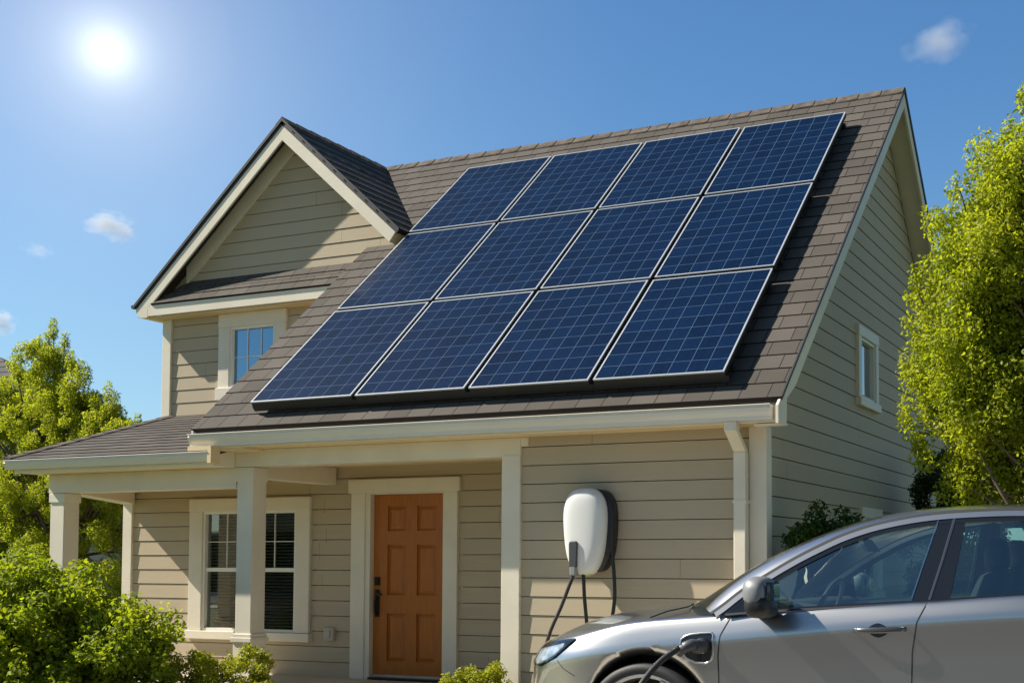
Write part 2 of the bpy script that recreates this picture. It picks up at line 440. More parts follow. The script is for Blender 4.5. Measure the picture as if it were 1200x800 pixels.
def courses(mb, O, U, V, N, poly, step, lip, holes=(), phase=0.0, top=0.002, gap=0.0, gdp=0.03):
    """lapped rows (boards or shingle courses) over a convex polygon (u,v), rectangular holes (u0,u1,v0,v1)"""
    O, U, V, N = map(Vector, (O, U, V, N))
    vmin = min(p[1] for p in poly); vmax = max(p[1] for p in poly)
    k = math.floor((vmin - phase) / step)
    P = lambda u, v, o: O + U * u + V * v + N * o
    while phase + k * step < vmax - 1e-6:
        r0 = phase + k * step; r1 = r0 + step; k += 1
        cuts = {max(r0, vmin), min(r1, vmax)}
        for p in poly:
            if r0 < p[1] < r1: cuts.add(p[1])
        for h in holes:
            for q in h[2:]:
                if r0 < q < r1: cuts.add(q)
        cuts = sorted(cuts)
        for a, b in zip(cuts, cuts[1:]):
            if b - a < 1e-4: continue
            ia = interval(poly, a + 1e-5); ib = interval(poly, b - 1e-5)
            if not ia or not ib: continue
            segs = [(ia[0], ia[1], ib[0], ib[1])]
            for h in holes:
                if h[2] < b - 1e-5 and h[3] > a + 1e-5:
                    ns = []
                    for (a0, a1, b0, b1) in segs:
                        if h[0] >= max(a1, b1) or h[1] <= min(a0, b0): ns.append((a0, a1, b0, b1)); continue
                        if h[0] > min(a0, b0): ns.append((a0, min(h[0], a1), b0, min(h[0], b1)))
                        if h[1] < max(a1, b1): ns.append((max(h[1], a0), a1, max(h[1], b0), b1))
                    segs = ns
            off = lambda v: lip + (top - lip) * (v - r0) / step
            if abs(b - r1) < 1e-5 and gap: b -= gap
            for (a0, a1, b0, b1) in segs:
                pts = [(a0, a), (a1, a), (b1, b), (b0, b)]
                mb.face([P(u, v, off(v)) for u, v in pts], pts)
                if abs(a - r0) < 1e-5:
                    dp = -gdp if gap else -0.004
                    mb.face([P(a0, a, dp), P(a1, a, dp), P(a1, a, off(a)), P(a0, a, off(a))], [(a0, a), (a1, a), (a1, a), (a0, a)])

# ------------------------------------------------------------------ ground
def sheet(name, m, pts, z):
    b = MB(); b.face([(x, y, z) for x, y in pts]); return structure(b.build(name, m))
M_ROAD = ground_mat('asphalt', (0.04, 0.04, 0.042), (0.065, 0.064, 0.062), 30, 0.3)
M_GRASS = ground_mat('lawn_soil', (0.06, 0.08, 0.02), (0.14, 0.16, 0.05), 18)
M_DRIVE = ground_mat('driveway_concrete', (0.40, 0.36, 0.29), (0.50, 0.46, 0.38), 5, 0.15)
sheet('lawn', M_GRASS, [(-400, -400), (400, -400), (400, 400), (-400, 400)], 0.0)
sheet('driveway', M_ROAD, [(-2.1, -13.2), (6.4, -13.2), (6.4, -4.2), (-2.1, -4.2)], 0.02)
sheet('driveway_apron', M_DRIVE, [(-2.1, -4.2), (6.4, -4.2), (6.4, -0.25), (-2.1, -0.25)], 0.02)
sheet('road', M_ROAD, [(-200, -22), (200, -22), (200, -15.0), (-200, -15.0)], 0.012)
b = MB()
b.box(-200, 200, -15.0, -14.85, 0.0, 0.13); b.box(-200, 200, -22.15, -22.0, 0.0, 0.13)
structure(b.build('kerb', M_CONC))
sheet('pavement', M_DRIVE, [(-200, -14.85), (200, -14.85), (200, -13.3), (-200, -13.3)], 0.026)
b = MB(); b.box(-4.9, -3.8, -13.3, -0.6, 0.0, 0.03); structure(b.build('footpath', M_CONC))

# ------------------------------------------------------------------ house
hg = MB()
hg.box(-60, 60, -27.0, -25.0, 0.0, 2.4)  # unseen hedgerow added only to give glass and car paint a dark reflection
hg = hg.build('reflection_hedge', mat('reflection_green', (0.03, 0.05, 0.015), 0.9, noise=0.4, nscale=3, bump=1.0, bscale=8), bevel=0.3)
tag(hg, 'unseen dark hedgerow added behind the viewer for glass and car paint to reflect', 'reflection_hedge')
house = empty('house', (-4.0, 3.0, 0.0))
tag(house, 'two storey house in beige lap siding with brown shingle roof, front porch and orange door', 'house')
RM = 0.889; YE = -0.36; YR = 4.157; ZR = 6.562
RC = 1 / math.hypot(1, RM); RS = RM * RC
zroof = lambda y: 2.499 + RM * (y + 0.417)
DY = 1.303                                     # recessed porch wall
WY = 2.351                                     # wing front wall
XL, XRK = -5.695, 0.267

X = Vector((1, 0, 0)); Y = Vector((0, 1, 0)); Z = Vector((0, 0, 1))
# walls -------------------------------------------------------------
w = MB()
courses(w, (0, 0, 0), X, Z, -Y, [(-2.24, 0.10), (0.0, 0.10), (0.0, 2.372), (-2.24, 2.372)], SID, 0.009, gap=0.007, phase=0.005)
wall_front = w.build('wall', M_SIDING, house)
w = MB()
courses(w, (0, DY, 0), X, Z, -Y, [(-8.18, 0.05), (-2.3, 0.05), (-2.3, 2.30), (-8.18, 2.30)], SID, 0.009, gap=0.007,
        holes=[(-7.20, -5.78, 0.50, 1.90), (-4.87, -3.83, 0.0, 2.06)], phase=0.05)
w.face([(-2.3, 0.0, 0.05), (-2.3, DY, 0.05), (-2.3, DY, 2.3), (-2.3, 0.0, 2.3)], [(0, 0), (1.3, 0), (1.3, 2), (0, 2)])
w.build('wall', M_SIDING, house)
# gable side wall (x = 0), u = y
zg = lambda y: ZR - 0.16 - RM * abs(y - YR)
w = MB()
yb = 2 * YR - 0.0
courses(w, (0, 0, 0), Y, Z, X, [(0.0, 0.10), (yb, 0.10), (yb, zg(yb)), (YR, ZR - 0.16), (0.0, zg(0))], SID, 0.010, gap=0.007,
        holes=[(3.02, 3.72, 3.02, 3.60), (3.05, 3.80, 0.95, 1.77)], phase=0.03)
w.build('wall', M_SIDING, house)
# back wall and left closing walls (hidden from the street)
w = MB()
courses(w, (0, yb, 0), -X, Z, Y, [(0, 0.1), (8.8, 0.1), (8.8, 2.5), (0, 2.5)], SID, 0.009)
courses(w, (-8.18, 0, 0), -Y, Z, -X, [(-8.3, 0.1), (-DY, 0.1), (-DY, 2.6), (-8.3, 2.6)], SID, 0.009)
courses(w, (-5.50, 0, 0), -Y, Z, -X, [(-2.5, 2.9), (-0.2, 2.3), (-0.05, 2.32), (-2.5, 4.7)], SID, 0.009)
w.build('wall', M_SIDING, house)
# wing walls
w = MB()
zw = lambda x: ZR - 0.14 - RM * abs(x + 6.764)
courses(w, (0, WY, 0), X, Z, -Y, [(-8.80, 2.95), (-5.2, 2.95), (-5.2, 4.60), (-8.80, 4.60)], SID, 0.009, gap=0.007,
        holes=[(-7.80, -6.98, 3.40, 4.20)], phase=0.01)
wx0 = -6.764 - (ZR - 0.14 - 4.60) / RM; wx1 = -6.764 + (ZR - 0.14 - 4.60) / RM
courses(w, (0, WY, 0), X, Z, -Y, [(wx0, 4.60), (wx1, 4.60), (-6.764, ZR - 0.14)], SID, 0.009, gap=0.007, phase=0.01)
courses(w, (-8.80, 0, 0), -Y, Z, -X, [(-8.3, 2.3), (-WY, 2.3), (-WY, 4.62), (-8.3, 4.62)], SID, 0.009)
courses(w, (0, 8.3, 0), -X, Z, Y, [(5.0, 0.1), (8.8, 0.1), (8.8, 4.6), (6.764, 6.4), (5.0, 4.8)], SID, 0.009)
w.build('wall', M_SIDING, house)
# foundation
b = MB(); b.box(-2.26, -0.02, 0.02, 8.2, 0.0, 0.12); b.box(-8.2, -2.2, DY + 0.02, 8.2, 0.0, 0.1)
b.build('foundation', M_CONC, house)
b = MB(); b.box(-8.35, -2.45, -0.35, DY, 0.0, 0.05); b.build('porch_slab', M_CONC, house, bevel=0.01)

# roofs ---------------------------------------------------------------
TH = 0.03
def slope_board(mb, pts, th=0.05):
    """thin deck under the shingles; pts 3-D polygon in the roof plane"""
    a = [Vector(p) for p in pts]; n = (a[1] - a[0]).cross(a[2] - a[0]).normalized()
    if n.z < 0: n = -n
    mb.prism([p - n * 0.006 for p in a], -n * th)
r = MB()
Vf = Vector((0, RC, RS)); Nf = Vector((0, -RS, RC))
Of = Vector((0, YE, zroof(YE)))
vlen = (YR - YE) / RC
v_w = (2.42 - YE) / RC
courses(r, Of, X, Vf, Nf, [(XL, 0.0), (XRK, 0.0), (XRK, vlen), (XL, vlen)], SHG, 0.009, gap=0.004)
courses(r, Of, X, Vf, Nf, [(-7.2, v_w), (XL - 0.001, v_w), (XL - 0.001, vlen), (-6.80, vlen)], SHG, 0.009, gap=0.004)
Vb = Vector((0, -RC, RS)); Nb = Vector((0, RS, RC))
Ob = Vector((0, 2 * YR - YE, zroof(YE)))
courses(r, Ob, -X, Vb, Nb, [(-XRK, 0.0), (6.76, 0.0), (6.76, vlen), (-XRK, vlen)], SHG, 0.009, gap=0.004)
roof = r.build('roof', M_SHINGLE, house)
b = MB()
slope_board(b, [(XL + .01, YE + .01, zroof(YE + .01)), (XRK - .01, YE + .01, zroof(YE + .01)), (XRK - .01, YR, ZR), (XL + .01, YR, ZR)])
slope_board(b, [(XRK - .01, 2 * YR - YE - .01, zroof(YE)), (-6.7, 2 * YR - YE - .01, zroof(YE)), (-6.7, YR, ZR), (XRK - .01, YR, ZR)])
b.build('roof_deck', M_EDGE, house)
# ridge caps: overlapping pieces
b = MB()
x = XRK
while x > -6.75:
    x2 = max(x - 0.26, -6.78)
    for sgn in (-1, 1):
        p = Vector((0, YR, ZR + 0.022)); d = Vector((0, sgn * RC, -RS)) * 0.14
        lift0, lift1 = 0.012, 0.002
        q = [Vector((x, 0, lift0)) + p, Vector((x2 - 0.02, 0, lift1)) + p, Vector((x2 - 0.02, 0, lift1)) + p + d, Vector((x, 0, lift0)) + p + d]
        b.face(q, [(x, 0.0), (x2, 0.0), (x2, 0.14), (x, 0.14)])
        b.face([q[0], q[3], q[3] - Vector((0, 0, 0.012)), q[0] - Vector((0, 0, 0.012))], [(x, 0)] * 4)
        b.face([q[3], q[2], q[2] - Vector((0, 0, 0.016)), q[3] - Vector((0, 0, 0.016))], [(x, 0)] * 4)
    x = x2
M_CAP = mat('ridge_cap_shingle', (0.115, 0.096, 0.08), 0.9, noise=0.45, nscale=9, bump=0.6, bscale=120, spec=0.2)
b.build('ridge_cap', M_CAP, roof)

# wing roof
WXR, WYF, WZE = -6.764, 2.085, 4.495
wr = MB()
hl = (9.085 - 6.764) / RC                         # slope length left
Vl = Vector((RC, 0, RS)); Nl = Vector((-RS, 0, RC))
Ol = Vector((-9.085, 0, ZR - RM * (9.085 - 6.764)))
courses(wr, Ol, -Y, Vl, Nl, [(-8.4, 0.0), (-WYF, 0.0), (-WYF, hl), (-8.4, hl)], SHG, 0.009, gap=0.004)
hr = (6.764 - 5.06) / RC
Vr = Vector((-RC, 0, RS)); Nr = Vector((RS, 0, RC))
Or = Vector((-5.06, 0, ZR - RM * (6.764 - 5.06)))
courses(wr, Or, Y, Vr, Nr, [(WYF, 0.0), (4.3, 0.0), (4.3, hr), (WYF, hr)], SHG, 0.009, gap=0.004)
wing_roof = wr.build('roof', M_SHINGLE, house)
b = MB()
slope_board(b, [(-9.08, WYF + .01, 4.50), (-9.08, 8.4, 4.50), (WXR, 8.4, ZR), (WXR, WYF + .01, ZR)])
slope_board(b, [(-5.065, WYF + .01, 5.05), (WXR, WYF + .01, ZR), (WXR, 4.2, ZR), (-5.065, 4.2, 5.05)])
b.build('roof_deck', M_EDGE, house)
b = MB()
y = WYF
while y < 4.1:
    y2 = y + 0.26
    for sgn in (-1, 1):
        p = Vector((WXR, 0, ZR + 0.02)); d = Vector((sgn * RC, 0, -RS)) * 0.13
        q = [Vector((0, y, 0.012)) + p, Vector((0, y2 + .02, 0.002)) + p, Vector((0, y2 + .02, 0.002)) + p + d, Vector((0, y, 0.012)) + p + d]
        b.face(q); b.face([q[0], q[3], q[3] - Vector((0, 0, .012)), q[0] - Vector((0, 0, .012))]); b.face([q[3], q[2], q[2] - Vector((0, 0, .016)), q[3] - Vector((0, 0, .016))])
    y = y2
b.build('ridge_cap', M_CAP, wing_roof)

# porch roof on the left: low slope against the wing wall, skewed left edge with hip cap
pm = (3.10 - 2.335) / (WY + 0.40)
pc = 1 / math.hypot(1, pm)
pl = (WY + 0.40) / pc
pr_ = MB()
courses(pr_, (0, -0.40, 2.335), X, Vector((0, pc, pm * pc)), Vector((0, -pm * pc, pc)), [(-8.20, 0), (-5.45, 0), (-5.45, pl), (-8.69, pl)], SHG, 0.009, gap=0.004)
porch_roof = pr_.build('roof', M_SHINGLE, house)
b = MB()
a0 = Vector((-8.20, -0.40, 2.335)); a1 = Vector((-8.69, WY, 3.10))
slope_board(b, [a0 + Vector((0, 0.02, 0)), (-5.45, -0.38, 2.335), (-5.45, WY, 3.10), a1])
b.build('roof_deck', M_EDGE, house)
b = MB()
n = 11
for i in range(n):
    p = a0.lerp(a1, i / n * 0.985) + Z * 0.026; q = a0.lerp(a1, (i + 1.0) / n * 0.985) + Z * 0.018
    b.prism([p + X * 0.085 - Z * .004, p + Z * .010, p - X * 0.05 - Z * 0.02, p - X * 0.05 - Z * 0.04, p + X * 0.085 - Z * .02], q - p)
b.build('ridge_cap', M_CAP, porch_roof)

# gutters ---------------------------------------------------------------
def gutter(x0, x1, yf, zt, h=0.115):
    b = MB()
    prof = [(0.0, 0.0), (0.006, 0.004), (0.018, 0.0), (0.018, -0.018), (0.012, -0.024), (0.020, -0.05), (0.042, -0.085), (0.045, -h), (0.105, -h), (0.105, -h + 0.004)]
    # outer skin with thickness
    outer = [(yf + a, zt + c) for a, c in prof]
    inner = [(yf + 0.105, zt - h + 0.006), (yf + 0.05, zt - h + 0.006), (yf + 0.047, zt - 0.083), (yf + 0.026, zt - 0.05), (yf + 0.022, zt - 0.01), (yf + 0.01, zt + 0.002)]
    rows = [[(xx, a, c) for a, c in outer] for xx in (x0, x1)]
    b.grid(rows)
    b.face([(x0, a, c) for a, c in outer] + [(x0, yf + 0.105, zt)])
    b.face([(x1, a, c) for a, c in outer] + [(x1, yf + 0.105, zt)])
    b.box(x0, x1, yf + 0.1, yf + 0.108, zt - h, zt - 0.001)
    b.box(x0, x1, yf + 0.02, yf + 0.1, zt - 0.03, zt - 0.026)
    return b.build('gutter', M_GUTTER, house, recalc=True)
gutter(-5.70, 0.19, -0.417, 2.499)
gutter(-8.215, -5.445, -0.417, 2.328, 0.09)
# fascia + soffit
box('fascia', M_TRIM, house, -5.66, 0.20, -0.309, -0.285, 2.368, 2.50)
box('soffit', M_SOFFIT, house, -5.66, 0.20, -0.285, 0.02, 2.372, 2.388, 0)
box('fascia', M_TRIM, house, -8.17, -5.45, -0.309, -0.285, 2.20, 2.345)
box('soffit', M_SOFFIT, house, -8.17, -5.46, -0.285, 0.02, 2.205, 2.22, 0)
b = MB(); b.box(-5.42, -2.3, 0.21, DY, 2.285, 2.30); b.box(-8.30, -5.44, 0.21, DY, 2.20, 2.215); b.build('porch_ceiling', M_SOFFIT, house)
# frieze between gable overhangs: rake soffit of main gable
b = MB()
for sg in (0, 1):
    yy = (lambda y: y) if sg == 0 else (lambda y: 2 * YR - y)
    p0 = Vector((0.0, yy(-0.20), zroof(-0.20) - 0.09)); p1 = Vector((0.0, YR, ZR - 0.115))
    b.face([p0, p1, p1 + X * 0.236, p0 + X * 0.236])
b.build('soffit', M_TRIM, house)
# rake boards (right gable): plumb cut return at the eave
b = MB()
pt = lambda y, dz: (0.238, y, zroof(y) + dz)
b.prism([pt(-0.415, -0.012), (0.238, -0.415, 2.345), (0.238, -0.215, 2.345), (0.238, -0.205, 2.60 - 0.04), pt(0.02, -0.20), (0.238, YR, ZR - 0.20), (0.238, YR, ZR - 0.012)], (0.026, 0, 0))
m2 = lambda y: 2 * YR - y
b.prism([(0.238, m2(-0.36), zroof(-0.36) - 0.012), (0.238, YR, ZR - 0.012), (0.238, YR, ZR - 0.20), (0.238, m2(-0.36), zroof(-0.36) - 0.20)], (0.026, 0, 0))
b.build('rake_board', M_TRIM, house, bevel=0.004)
b = MB()      # underside return at the corner
b.box(0.02, 0.238, -0.30, -0.21, 2.345, 2.36); b.build('soffit', M_TRIM, house)
b = MB()      # left rake board of the main roof (thin)
b.prism([(XL + 0.002, -0.36, zroof(-0.36) - 0.012), (XL + 0.002, -0.36, zroof(-0.36) - 0.13), (XL + 0.002, 2.3, zroof(2.3) - 0.13), (XL + 0.002, 2.3, zroof(2.3) - 0.012)], (0.02, 0, 0))
b.build('rake_board', M_TRIM, house)
# black drip edges along rakes
b = MB()
b.prism([(XRK - 0.004, YE, zroof(YE) - 0.022), (XRK - 0.004, YR, ZR - 0.02), (XRK - 0.004, YR, ZR + 0.018), (XRK - 0.004, YE, zroof(YE) + 0.014)], (0.012, 0, 0))
b.prism([(XRK - 0.004, m2(YE), zroof(YE) - 0.022), (XRK - 0.004, YR, ZR - 0.05), (XRK - 0.004, YR, ZR + 0.018), (XRK - 0.004, m2(YE), zroof(YE) + 0.014)], (0.014, 0, 0))
b.build('drip_edge', M_EDGE, house)

# wing trims --------------------------------------------------------------
b = MB()
def rake(sg, xe, ztop_off, dep, cut):
    # polygon in the y = WYF plane
    f = lambda x: ZR - RM * abs(x - WXR)
    return f
f = lambda x: ZR - RM * abs(x - WXR)
yF = WYF + 0.012
D = 0.19
b.prism([(-9.05, yF, f(-9.05) - 0.012), (WXR, yF, ZR - 0.012), (WXR, yF, ZR - D * 1.34), (-8.86, yF, f(-8.86) - D * 1.34), (-8.86, yF, 4.335), (-8.98, yF, 4.335), (-9.06, yF, 4.42)], (0, 0.026, 0))
b.prism([(WXR, yF, ZR - 0.012), (-5.085, yF, f(-5.085) - 0.012), (-5.20, yF, f(-5.085) - 0.155), (-5.30, yF, f(-5.30) - D * 1.34), (WXR, yF, ZR - D * 1.34)], (0, 0.026, 0))
b.build('rake_board', M_TRIM, house, bevel=0.004)
b = MB()      # rake soffit + inner frieze
for x0, x1 in ((-9.03, WXR), (-5.09, WXR)):
    p0 = Vector((x0, WYF + 0.038, f(x0) - 0.075)); p1 = Vector((x1, WYF + 0.038, f(x1) - 0.075))
    b.face([p0, p1, p1 + Y * 0.26, p0 + Y * 0.26])
b.box(-9.05, -8.80, WYF + 0.03, 8.3, 4.355, 4.37)
b.box(-8.98, -5.2, WYF + 0.05, WY + 0.01, 4.338, 4.352)
b.build('soffit', M_SOFFIT, house)
b = MB()      # frieze boards on the wall just under the rake soffit
for sgn, x0 in ((-1, -8.45), (1, -5.30)):
    b.prism([(x0, WY - 0.032, f(x0) - 0.07), (WXR, WY - 0.032, ZR - 0.07), (WXR, WY - 0.032, ZR - 0.31), (x0, WY - 0.032, f(x0) - 0.31)], (0, 0.03, 0))
b.build('frieze_board', M_TRIM, house)
# tail of the right rake (boxed end)
b = MB(); b.prism([(-5.085, yF + 0.03, f(-5.085) - 0.02), (-5.20, yF + 0.03, f(-5.085) - 0.155), (-5.30, yF + 0.03, f(-5.30) - 0.24), (-5.45, yF + 0.03, f(-5.45) - 0.1)], (0, 0.55, 0)); b.build('soffit', M_SOFFIT, house)
# wing drip edges
b = MB()
b.prism([(-9.10, WYF - 0.004, f(-9.10) - 0.03), (WXR, WYF - 0.004, ZR - 0.022), (WXR, WYF - 0.004, ZR + 0.02), (-9.10, WYF - 0.004, f(-9.10) + 0.014)], (0, 0.012, 0))
b.prism([(-5.06, WYF - 0.004, f(-5.06) - 0.018), (WXR, WYF - 0.004, ZR - 0.018), (WXR, WYF - 0.004, ZR + 0.016), (-5.06, WYF - 0.004, f(-5.06) + 0.016)], (0, 0.012, 0))
b.box(-9.13, -9.085, WYF, 8.3, 4.47, 4.51)
b.build('drip_edge', M_EDGE, house)
# pent roof at the foot of the wing gable
pe_y0, pe_z0, pe_y1, pe_z1 = WYF + 0.0, 4.495, WY - 0.005, 4.80
L = math.hypot(pe_y1 - pe_y0, pe_z1 - pe_z0); vv = Vector((0, (pe_y1 - pe_y0) / L, (pe_z1 - pe_z0) / L))
r = MB()
xa = lambda z: -6.764 - (ZR - 0.255 - z) / RM
courses(r, (0, pe_y0, pe_z0), X, vv, Vector((0, -vv.z, vv.y)), [(-8.80, 0), (-5.1, 0), (-5.1, L), (-8.42, L)], 0.135, 0.012, gap=0.007)
r.build('roof', M_SHINGLE, house)
b = MB(); b.box(-8.86, -5.15, yF, yF + 0.024, 4.35, 4.492); b.build('fascia', M_TRIM, house, bevel=0.004)

# corner boards, beams, columns ------------------------------------------
def cboard(x0, x1, y0, y1, z0, z1): return box('corner_board', M_TRIM, house, x0, x1, y0, y1, z0, z1, 0.005)
cboard(-0.115, 0.034, -0.034, 0.10, 0.08, 2.372)
cboard(-2.42, -2.235, -0.036, 0.16, 0.05, 2.215)
cboard(-8.315, -8.175, DY - 0.034, DY + 0.1, 0.05, 2.2)
cboard(-8.83, -8.69, WY - 0.034, WY + 0.10, 2.9, 4.338)
cboard(-0.0, 0.034, yb - 0.12, yb + 0.03, 0.08, 2.372)
b = MB(); b.box(-5.45, -2.235, -0.030, 0.20, 2.205, 2.371); b.box(-2.235, -2.16, -0.028, 0.03, 2.29, 2.371); b.build('beam', M_TRIM, house, bevel=0.006)
b = MB(); b.box(-8.02, -5.455, -0.004, 0.20, 2.005, 2.204); b.build('beam', M_TRIM, house, bevel=0.006)
b = MB(); b.box(-5.44, -5.245, 0.205, DY - 0.03, 2.10, 2.284); b.build('beam', M_TRIM, house, bevel=0.006)
b = MB(); b.prism([(-8.00, 0.205, 2.003), (-7.80, 0.205, 2.003), (-8.13, DY - .036, 1.945), (-8.33, DY - .036, 1.945)], (0, 0, 0.255)); b.build('beam', M_TRIM, house, bevel=0.006)

def column(x0, x1, y0, y1, z1, zc):
    c = MB(); c.box(x0, x1, y0, y1, 0.05, z1)
    o = c.build('column', M_TRIM, house, bevel=0.006)
    g = 0.012
    c = MB(); c.box(x0 - g, x1 + g, y0 - g, y1 + g, z1 - zc, z1 - 0.003); c.build('capital', M_TRIM, o, bevel=0.005)
    c = MB(); c.box(x0 - 0.03, x1 + 0.03, y0 - 0.03, y1 + 0.03, 0.50, 0.545); c.box(x0 - 0.018, x1 + 0.018, y0 - 0.018, y1 + 0.018, 0.545, 0.58)
    c.box(x0 - 0.012, x1 + 0.012, y0 - 0.012, y1 + 0.012, 0.055, 0.50); c.build('base', M_TRIM, o, bevel=0.005)
column(-5.434, -5.239, -0.010, 0.185, 2.204, 0.14)
column(-7.991, -7.79, 0.0, 0.195, 2.004, 0.10)

b = MB(); b.box(-5.66, -5.452, -0.28, 0.19, 2.2045, 2.3705); b.build('frieze_board', M_TRIM, house)
b = MB(); b.box(-5.69, -5.445, -0.408, -0.2855, 2.342, 2.3835); b.box(-5.444, -5.40, -0.408, -0.2855, 2.22, 2.3835); b.box(-5.450, -5.10, -0.2845, -0.032, 2.346, 2.3700); b.build('soffit', M_SOFFIT, house)
# downspout
b = MB()
b.prism([(-0.210, -0.355, 2.384), (-0.105, -0.355, 2.384), (-0.105, -0.275, 2.384), (-0.210, -0.275, 2.384)], (0, 0, -0.07))
b.prism([(-0.210, -0.355, 2.314), (-0.105, -0.355, 2.314), (-0.105, -0.275, 2.314), (-0.210, -0.275, 2.314)], (-0.004, 0.225, -0.15))
b.box(-0.215, -0.110, -0.130, -0.050, 0.12, 2.164)
b.build('downspout', M_TRIM, house, bevel=0.008)
for zz in (0.7, 1.75):
    b = MB(); b.box(-0.220, -0.105, -0.134, -0.03, zz, zz + 0.025); b.build('downspout_strap', M_TRIM, house)

# windows ---------------------------------------------------------------
def window(units, z0, z1, zm, plane, axis='y', trim=None, head=None, sill=0.10, grid=(1, 1), glass=M_PANE, blinds=True, full=False, out=-1):
    """units: list of (u0,u1) glazing openings; plane: wall face coordinate; out: outward sign on that axis"""
    u0 = units[0][0]; u1 = units[-1][1]
    def bx(b, a0, a1, d0, d1, c0, c1):      # d measured outward from the wall face
        e0, e1 = plane + out * d0, plane + out * d1
        e0, e1 = min(e0, e1), max(e0, e1)
        if axis == 'y': b.box(a0, a1, e0, e1, c0, c1)
        else: b.box(e0, e1, a0, a1, c0, c1)
    tw = trim
    b = MB()                                    # casing
    bx(b, u0 - tw, u0 - 0.03, -0.02, 0.042, z0 - 0.03, z1 + 0.03)
    bx(b, u1 + 0.03, u1 + tw, -0.02, 0.042, z0 - 0.03, z1 + 0.03)
    bx(b, u0 - tw - 0.004, u1 + tw + 0.004, -0.02, 0.046, z1 + 0.03, z1 + head)
    for (a, c), (d, e) in zip(units, units[1:]): bx(b, c + 0.03, d - 0.03, -0.02, 0.040, z0 - 0.03, z1 + 0.03)
    win = b.build('window', M_TRIM, house, bevel=0.005)
    b = MB(); bx(b, u0 - tw - 0.02, u1 + tw + 0.02, -0.02, 0.065, z0 - sill, z0 - 0.033); b.build('sill', M_TRIM, win, bevel=0.006)
    for (a, c) in units:
        b = MB()
        t = 0.03
        for q in ((a - t, a, z0 - t, z1 + t), (c, c + t, z0 - t, z1 + t), (a, c, z1, z1 + t), (a, c, z0 - t, z0)):
            bx(b, q[0], q[1], -0.05, 0.022, q[2], q[3])
        if zm: bx(b, a + 0.001, c - 0.001, -0.045, 0.006, zm - 0.022, zm + 0.022)
        lo = zm if (zm and not full) else z0
        nx, nz = grid
        for i in range(1, nx + 1):
            u = a + (c - a) * i / (nx + 1); bx(b, u - 0.0042, u + 0.0042, -0.04, -0.012, lo + 0.001, z1 - 0.001)
        for i in range(1, nz + 1):
            zz = lo + (z1 - lo) * i / (nz + 1); bx(b, a + 0.001, c - 0.001, -0.038, -0.014, zz - 0.0042, zz + 0.0042)
        b.build('frame', M_VINYL, win, bevel=0.002)
        b = MB(); bx(b, a + 0.0005, c - 0.0005, -0.030, -0.026, z0 + 0.0005, z1 - 0.0005); b.build('pane', glass, win)
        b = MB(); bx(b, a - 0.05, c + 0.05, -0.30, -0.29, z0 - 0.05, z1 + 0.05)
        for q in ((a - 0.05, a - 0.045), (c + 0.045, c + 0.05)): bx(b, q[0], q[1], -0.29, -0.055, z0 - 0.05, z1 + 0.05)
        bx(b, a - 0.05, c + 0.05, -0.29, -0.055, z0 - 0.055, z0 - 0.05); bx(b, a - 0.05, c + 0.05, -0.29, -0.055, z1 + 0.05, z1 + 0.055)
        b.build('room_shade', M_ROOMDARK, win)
        if blinds:
            b = MB(); zz = z0 + 0.02
            while zz < z1 - 0.02:
                e = plane - out * 0.062; h = 0.017
                if axis == 'y': b.prism([(a + .006, e - 0.004 * 1, zz), (c - .006, e - 0.004, zz), (c - .006, e + 0.028, zz + h), (a + .006, e + 0.028, zz + h)], (0, 0, 0.003))
                else: b.prism([(e - 0.004, a + .006, zz), (e - 0.004, c - .006, zz), (e + 0.028, c - .006, zz + h), (e + 0.028, a + .006, zz + h)], (0, 0, 0.003))
                zz += 0.036
            b.build('blind', M_BLIND, win)
    return win
window([(-7.07, -6.50), (-6.41, -5.81)], 0.54, 1.81, 1.188, DY, trim=0.22, head=0.17, sill=0.125, grid=(1, 1))
window([(-7.70, -7.06)], 3.45, 4.135, None, WY, trim=0.20, head=0.20, sill=0.19, grid=(2, 1), glass=M_PANE_BLUE, blinds=False)
window([(3.06, 3.62)], 3.00, 3.58, None, 0.0, axis='x', trim=0.14, head=0.14, sill=0.12, grid=(0, 0), glass=glass_mat('window_glass_side', (0.7, 0.72, 0.7), 2.5, 0.05, 1.5, (0.8, 0.85, 0.85)), out=1)
window([(3.14, 3.72)], 1.00, 1.70, None, 0.0, axis='x', trim=0.14, head=0.14, sill=0.12, grid=(0, 0), out=1)

# front door --------------------------------------------------------------
b = MB()
b.box(-5.04, -4.862, DY - 0.045, DY + 0.03, 0.05, 2.0); b.box(-3.838, -3.715, DY - 0.045, DY + 0.03, 0.05, 2.0)
b.box(-5.075, -3.685, DY - 0.055, DY + 0.03, 2.0, 2.145)
b.build('door_casing', M_TRIM, house, bevel=0.005)
b = MB()
b.box(-4.862, -4.802, DY - 0.03, DY + 0.09, 0.05, 2.0); b.box(-3.898, -3.838, DY - 0.03, DY + 0.09, 0.05, 2.0); b.box(-4.802, -3.898, DY - 0.03, DY + 0.09, 1.985, 1.9995)
b.build('door_frame', M_TRIM, house, bevel=0.003)
box('threshold', M_DARKM, house, -4.80, -3.90, DY - 0.06, DY + 0.08, 0.05, 0.075)
b = MB()
yd = DY + 0.035
x0, x1 = -4.798, -3.902
cols = [(-4.625, -4.40), (-4.255, -4.02)]
rows = [(0.24, 0.74), (0.93, 1.455), (1.60, 1.86)]
b.box(x0, x1, yd + 0.022, yd + 0.05, 0.078, 1.983)
def sl(a, c, d, e): b.box(a, c, yd, yd + 0.022, d, e)
sl(x0, cols[0][0], 0.078, 1.983); sl(cols[0][1], cols[1][0], 0.078, 1.983); sl(cols[1][1], x1, 0.078, 1.983)
